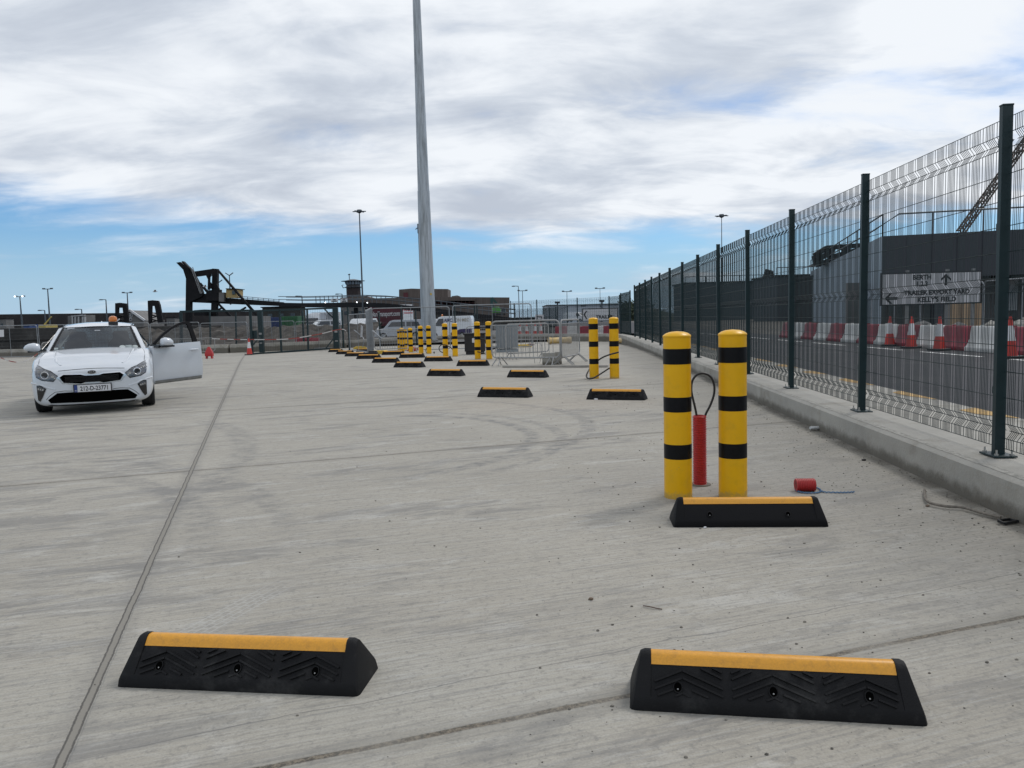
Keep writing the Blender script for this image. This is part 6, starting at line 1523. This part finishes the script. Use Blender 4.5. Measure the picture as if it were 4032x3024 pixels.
b = MB(); b.prism([(-.012, 2.75, 1.385), (-.012, 2.95, 1.375), (-.012, 2.93, 1.43), (-.012, 2.90, 1.44)], (.024, 0, 0)); b.build('antenna_fin', M_body, roof, bevel=.004)
def hatch(u, t): w = .54 + .19 * t; return V((u * w, 2.98 + .40 * t - .08 * u * u, 1.365 - .41 * t - .05 * abs(u) ** 2.6 * (1 - t)))
b = MB()
for ra, rb_ in (((-1, 1), (0, .12)), ((-1, 1), (.75, 1)), ((-1, -.82), (.12, .75)), ((.82, 1), (.12, .75))): b.loft([[hatch(ra[0] + (ra[1] - ra[0]) * i / 6, rb_[0] + (rb_[1] - rb_[0]) * j / 4) for i in range(7)] for j in range(5)], cap=False, loop=False)
b.build('tailgate', M_body, car, smooth=True); grid(lambda u, t: hatch(u * .84, .10 + .67 * t), 6, 4, M_glass, 'rear_window', car)
for s in (-1, 1):
    q = lambda y, f: V((s * (.88 - .31 * f - (.05 if y > 2.7 else 0)), y,   .93 + .43 * f - (.04 * max(0, y - 2.2) * f)))
    b = MB()
    if s < 0: b.prism([q(.80, .05), q(1.72, .05), q(1.72, .93), q(1.42, .90)], (s * .006, 0, .004))
    b.prism([q(1.80, .05), q(2.62, .06), q(2.55, .90), q(1.80, .94)], (s * .006, 0, .004)); b.build('side_glass', M_glassd, car)
    b = MB(); b.prism([q(1.70, 0), q(1.82, 0), q(1.82, 1), q(1.70, 1)], (s * .012, 0, .006)); b.build('door_pillar', M_gloss, car)
    b = MB(); b.prism([q(2.60, 0), q(3.30, -.02), q(2.98, .93), q(2.52, .97)], (-s * .02, 0, 0)); b.build('rear_quarter', M_body, car)
b = MB(); b.box((0, .95, .86), (1.40, .75, .16)); b.box((0, .80, .93), (1.36, .40, .06)); b.build('dashboard', M_seat, car, bevel=.02)
for x in (-.36, .36):
    st = MB(); st.loft([[V((x + a * w, 1.75 + yy + bb, z)) for a, bb in ((-1, -.06), (1, -.06), (1, .06), (-1, .06))] for w, yy, z in ((.24, 0, .45), (.25, .03, .8), (.22, .07, 1.04), (.14, .08, 1.10), (.14, .09, 1.20), (.11, .10, 1.25))]); st.box((x, 1.5, .48), (.5, .55, .14)); st.build('seat', M_seat, car, bevel=.03, smooth=True)
b = MB(); b.tube([V((-.36 + .17 * math.cos(a), 1.15 + .06 * math.sin(a), .98 + .155 * math.sin(a))) for a in [i * math.pi / 10 for i in range(20)]], .014, 6, closed=True); b.bar((-.52, 1.15, .98), (-.20, 1.15, .98), .04); b.build('steering_wheel', M_black, car)
b = MB()
for i in range(19): b.bar((-.54 + .06 * i, 2.30, .95), (-.54 + .06 * i, 2.30, 1.32), .006)
for i in range(7): b.bar((-.55, 2.30, .97 + .055 * i), (.55, 2.30, .97 + .055 * i), .006)
b.build('cargo_guard', M_galv, car, fix=False)
b = MB(); b.box((0, 1.2, .42), (1.45, 4.0, .40)); b.box((0, .9, .72), (1.60, .1, .3)); b.box((0, 1.95, .75), (1.6, 2.2, .36)); b.build('underbody', M_void, car)
b = MB(); b.prism([(.897, .66, .33), (.897, 1.72, .33), (.895, 1.72, .94), (.895, .66, .92)], (.006, 0, 0)); b.build('door_opening', M_gloss, car)
for s in (-1, 1):
    for y in (0, 2.65):
        b = MB(); R_ = .316; w = .105; b.lathe([(.20, -w * .9), (R_ * .93, -w), (R_ * .985, -w * .86), (R_, -w * .6), (R_, -w * .52), (R_ * .975, -w * .50), (R_ * .975, -w * .40), (R_, -w * .38), (R_, -w * .05), (R_ * .975, -w * .04), (R_ * .975, w * .06), (R_, w * .08), (R_, w * .42), (R_ * .975, w * .43), (R_ * .975, w * .52), (R_, w * .54), (R_, w * .62), (R_ * .985, w * .86), (R_ * .93, w), (.20, w * .9)], 40, axis='x')
        wv = b.build('wheel', M_tyre, car, smooth=True, angle=25); wv.location = (s * .785, y, R_)
        b = MB(); b.lathe([(0, -.05), (.20, -.06), (.205, .08), (.19, .085), (.18, .05), (0, .05)], 24, axis='x')
        for k in range(5): a = k * 1.2566; b.bar((.075 * s, .04 * math.cos(a), .04 * math.sin(a)), (.085 * s, .19 * math.cos(a), .19 * math.sin(a)), .05, .02, up=(1, 0, 0))
        b.build('rim', M_galv, wv)
def mirror(par, o, s):
    b = MB(); b.loft([[o + V((s * x, y0 + ry * math.cos(a), z0 + rz * math.sin(a))) for a in [i * math.pi / 8 for i in range(16)]] for x, ry, rz, y0, z0 in ((-.12, .045, .040, .02, -.005), (-.10, .065, .062, .01, 0), (-.03, .085, .074, 0, .005), (.05, .085, .066, .0, 0), (.10, .06, .046, .02, -.006), (.125, .025, .02, .03, -.01))]); m_ = b.build('mirror', M_body, par, smooth=True, angle=60)
    b = MB(); b.loft([[o + V((s * x, y, z)) for x, y, z in ((-.20, .04, -.07), (-.20, .10, -.07), (-.20, .10, -.03), (-.20, .04, -.03))], [o + V((s * x, y, z)) for x, y, z in ((.06, -.05, -.075), (.06, .06, -.075), (.06, .06, -.045), (.06, -.05, -.045))]]); b.build('mirror_base', M_gloss, m_)
mirror(car, V((-.985, .70, 1.01)), -1)
b = MB(); b.lathe([(0, 0), (.075, 0), (.078, .045), (.07, .055), (0, .055)], 20); c = roofp(.42, .09)
# open door: hinge, outward along u, outer skin faces forward
TH = R(57); hg = V((.885, .66, 0)); du = V((math.sin(TH), math.cos(TH), 0)); dn = V((math.cos(TH), -math.sin(TH), 0))   # dn: outer side
door = bpy.data.objects.new('front_door', None); COL.objects.link(door); door.parent = car; door['label'] = 'front passenger door standing open'
bpy.data.objects.remove(door)
dp = lambda s, z, o=0: hg + du * (s * .95) + dn * o + V((0, 0, z))
cols = [0, .02, .28, .56, .84, 1.06, 1.09]; rows = [.30, .33, .45, .60, .74, .80, .92, .965]
b = MB(); rings = []
for z in rows:
    ring = []
    for s in cols:
        e = .05 * max(0, (z - .70)) * (s / 1.09) + (.0 if z > .5 else .06 * (.5 - z)); s2 = s * (1 - e) ; zz = z + (.045 * s / 1.09 if z > .9 else 0) + (.03 * s / 1.1 if z < .35 else 0)
        bul = .035 * math.sin(math.pi * min(1, max(0, (z - .26) / .8))) - (.010 if .72 < z < .78 else 0)
        ring.append(dp(s2, zz, bul))
    ring += [dp(s * .98, z + (.045 * s / 1.09 if z > .9 else 0) + (.03 * s / 1.1 if z < .35 else 0), -.06) for s in cols[::-1]]
    rings.append(ring)
b.loft(rings); door = b.build('door', M_body, car, smooth=True, angle=45); door['label'] = 'front door standing wide open'
fo = [(.0, .93), (.10, 1.02), (.30, 1.16), (.52, 1.28), (.74, 1.36), (.90, 1.39), (.98, 1.385), (1.03, 1.22), (1.075, 1.00)]; fi = [(.12, .965), (.16, 1.01), (.33, 1.13), (.54, 1.245), (.75, 1.32), (.87, 1.345), (.91, 1.34), (.95, 1.20), (.975, 1.005)]
b = MB(); tl = lambda z: -.05 - .22 * max(0, z - .95)
ra = [[dp(s, z, tl(z)), dp(s2, z2, tl(z2)), dp(s2, z2, tl(z2) - .035), dp(s, z, tl(z) - .035)] for (s, z), (s2, z2) in zip(fo, fi)]
b.loft(ra); b.prism([dp(.0, .93, -.03), dp(1.07, 1.0, -.03), dp(1.07, .985, .005), dp(.0, .915, .005)], V((0, 0, .012))); b.build('window_frame', M_frit, door)
b = MB(); b.add([dp(s, z, tl(z) - .018) for s, z in fi], [tuple(range(len(fi)))]); b.build('door_glass', M_glass2, door)
b = MB(); P = [dp(.80 + .20 * i / 8, .865 + .012 * i / 8, .055 + .012 * math.sin(math.pi * i / 8)) for i in range(9)]; b.tube(P, [.010, .016, .018, .018, .018, .018, .017, .014, .008], 8); b.build('handle', M_body, door, smooth=True)
b = MB(); b.lathe([(0, 0), (.045, 0), (.03, -.012), (0, -.015)], 16, axis='y'); 
for q in b.v: pass
mo = dp(.27, 1.025, .10); b = MB()
def mring(x, ra_, rz, f, z0): return [mo + du * x + dn * (f + ra_ * math.cos(a)) + V((0, 0, z0 + rz * math.sin(a))) for a in [i * math.pi / 8 for i in range(16)]]
b.loft([mring(*q) for q in ((-.12, .035, .045, 0, -.01), (-.105, .06, .068, 0, 0), (-.04, .085, .082, 0, .005), (.05, .085, .074, 0, 0), (.10, .06, .05, -.01, -.01), (.13, .02, .02, -.02, -.015))]); m_ = b.build('mirror', M_body, door, smooth=True, angle=60)
b = MB(); b.loft([[mo + du * x + dn * o + V((0, 0, z)) for o, z in ((.06, -.055), (.06, -.085), (-.07, -.085), (-.07, -.055))] for x in (-.16, .11)]); b.bar(mo + du * -.16 + V((0, 0, -.07)), dp(.05, .97, -.03), .05, .05); b.build('mirror_base', M_gloss, m_)
b = MB(); b.loft([[dp(s, .30 + .03 * s / 1.1 + dz_, .040 * k_) for s in (0.01, .3, .6, .9, 1.05)] for dz_, k_ in ((-.004, .2), (.02, .75), (.058, .95))], cap=False, loop=False); b.build('lower_band', mat('lower_band_grey', (.20, .20, .19), .7, var=.25, scale=12), door)  # grey strip along the lower edge of the door
# amber beacon stands on the roof: a thing of its own
bc = car.matrix_basis @ roofp(.44, .12); bt_ = thing('beacon', 'amber warning beacon with black base on the car roof', 'beacon', bc, 0); k = CS * .95
b = MB(); b.lathe([(0, -.005), (.085 * k, -.005), (.088 * k, .05 * k), (.075 * k, .062 * k), (0, .062 * k)], 24); b.build('base', M_black, bt_, smooth=True, angle=30)
b = MB(); b.lathe([(0, .060 * k), (.074 * k, .060 * k), (.078 * k, .09 * k), (.074 * k, .13 * k), (.055 * k, .16 * k), (.025 * k, .172 * k), (0, .174 * k)], 24); b.build('amber_dome', M_amb, bt_, smooth=True)
b = MB(); b.bar((.05 * k, 0, .05 * k), (.13 * k, 0, .11 * k), .015, .015); b.build('cable_clip', M_sign, bt_)
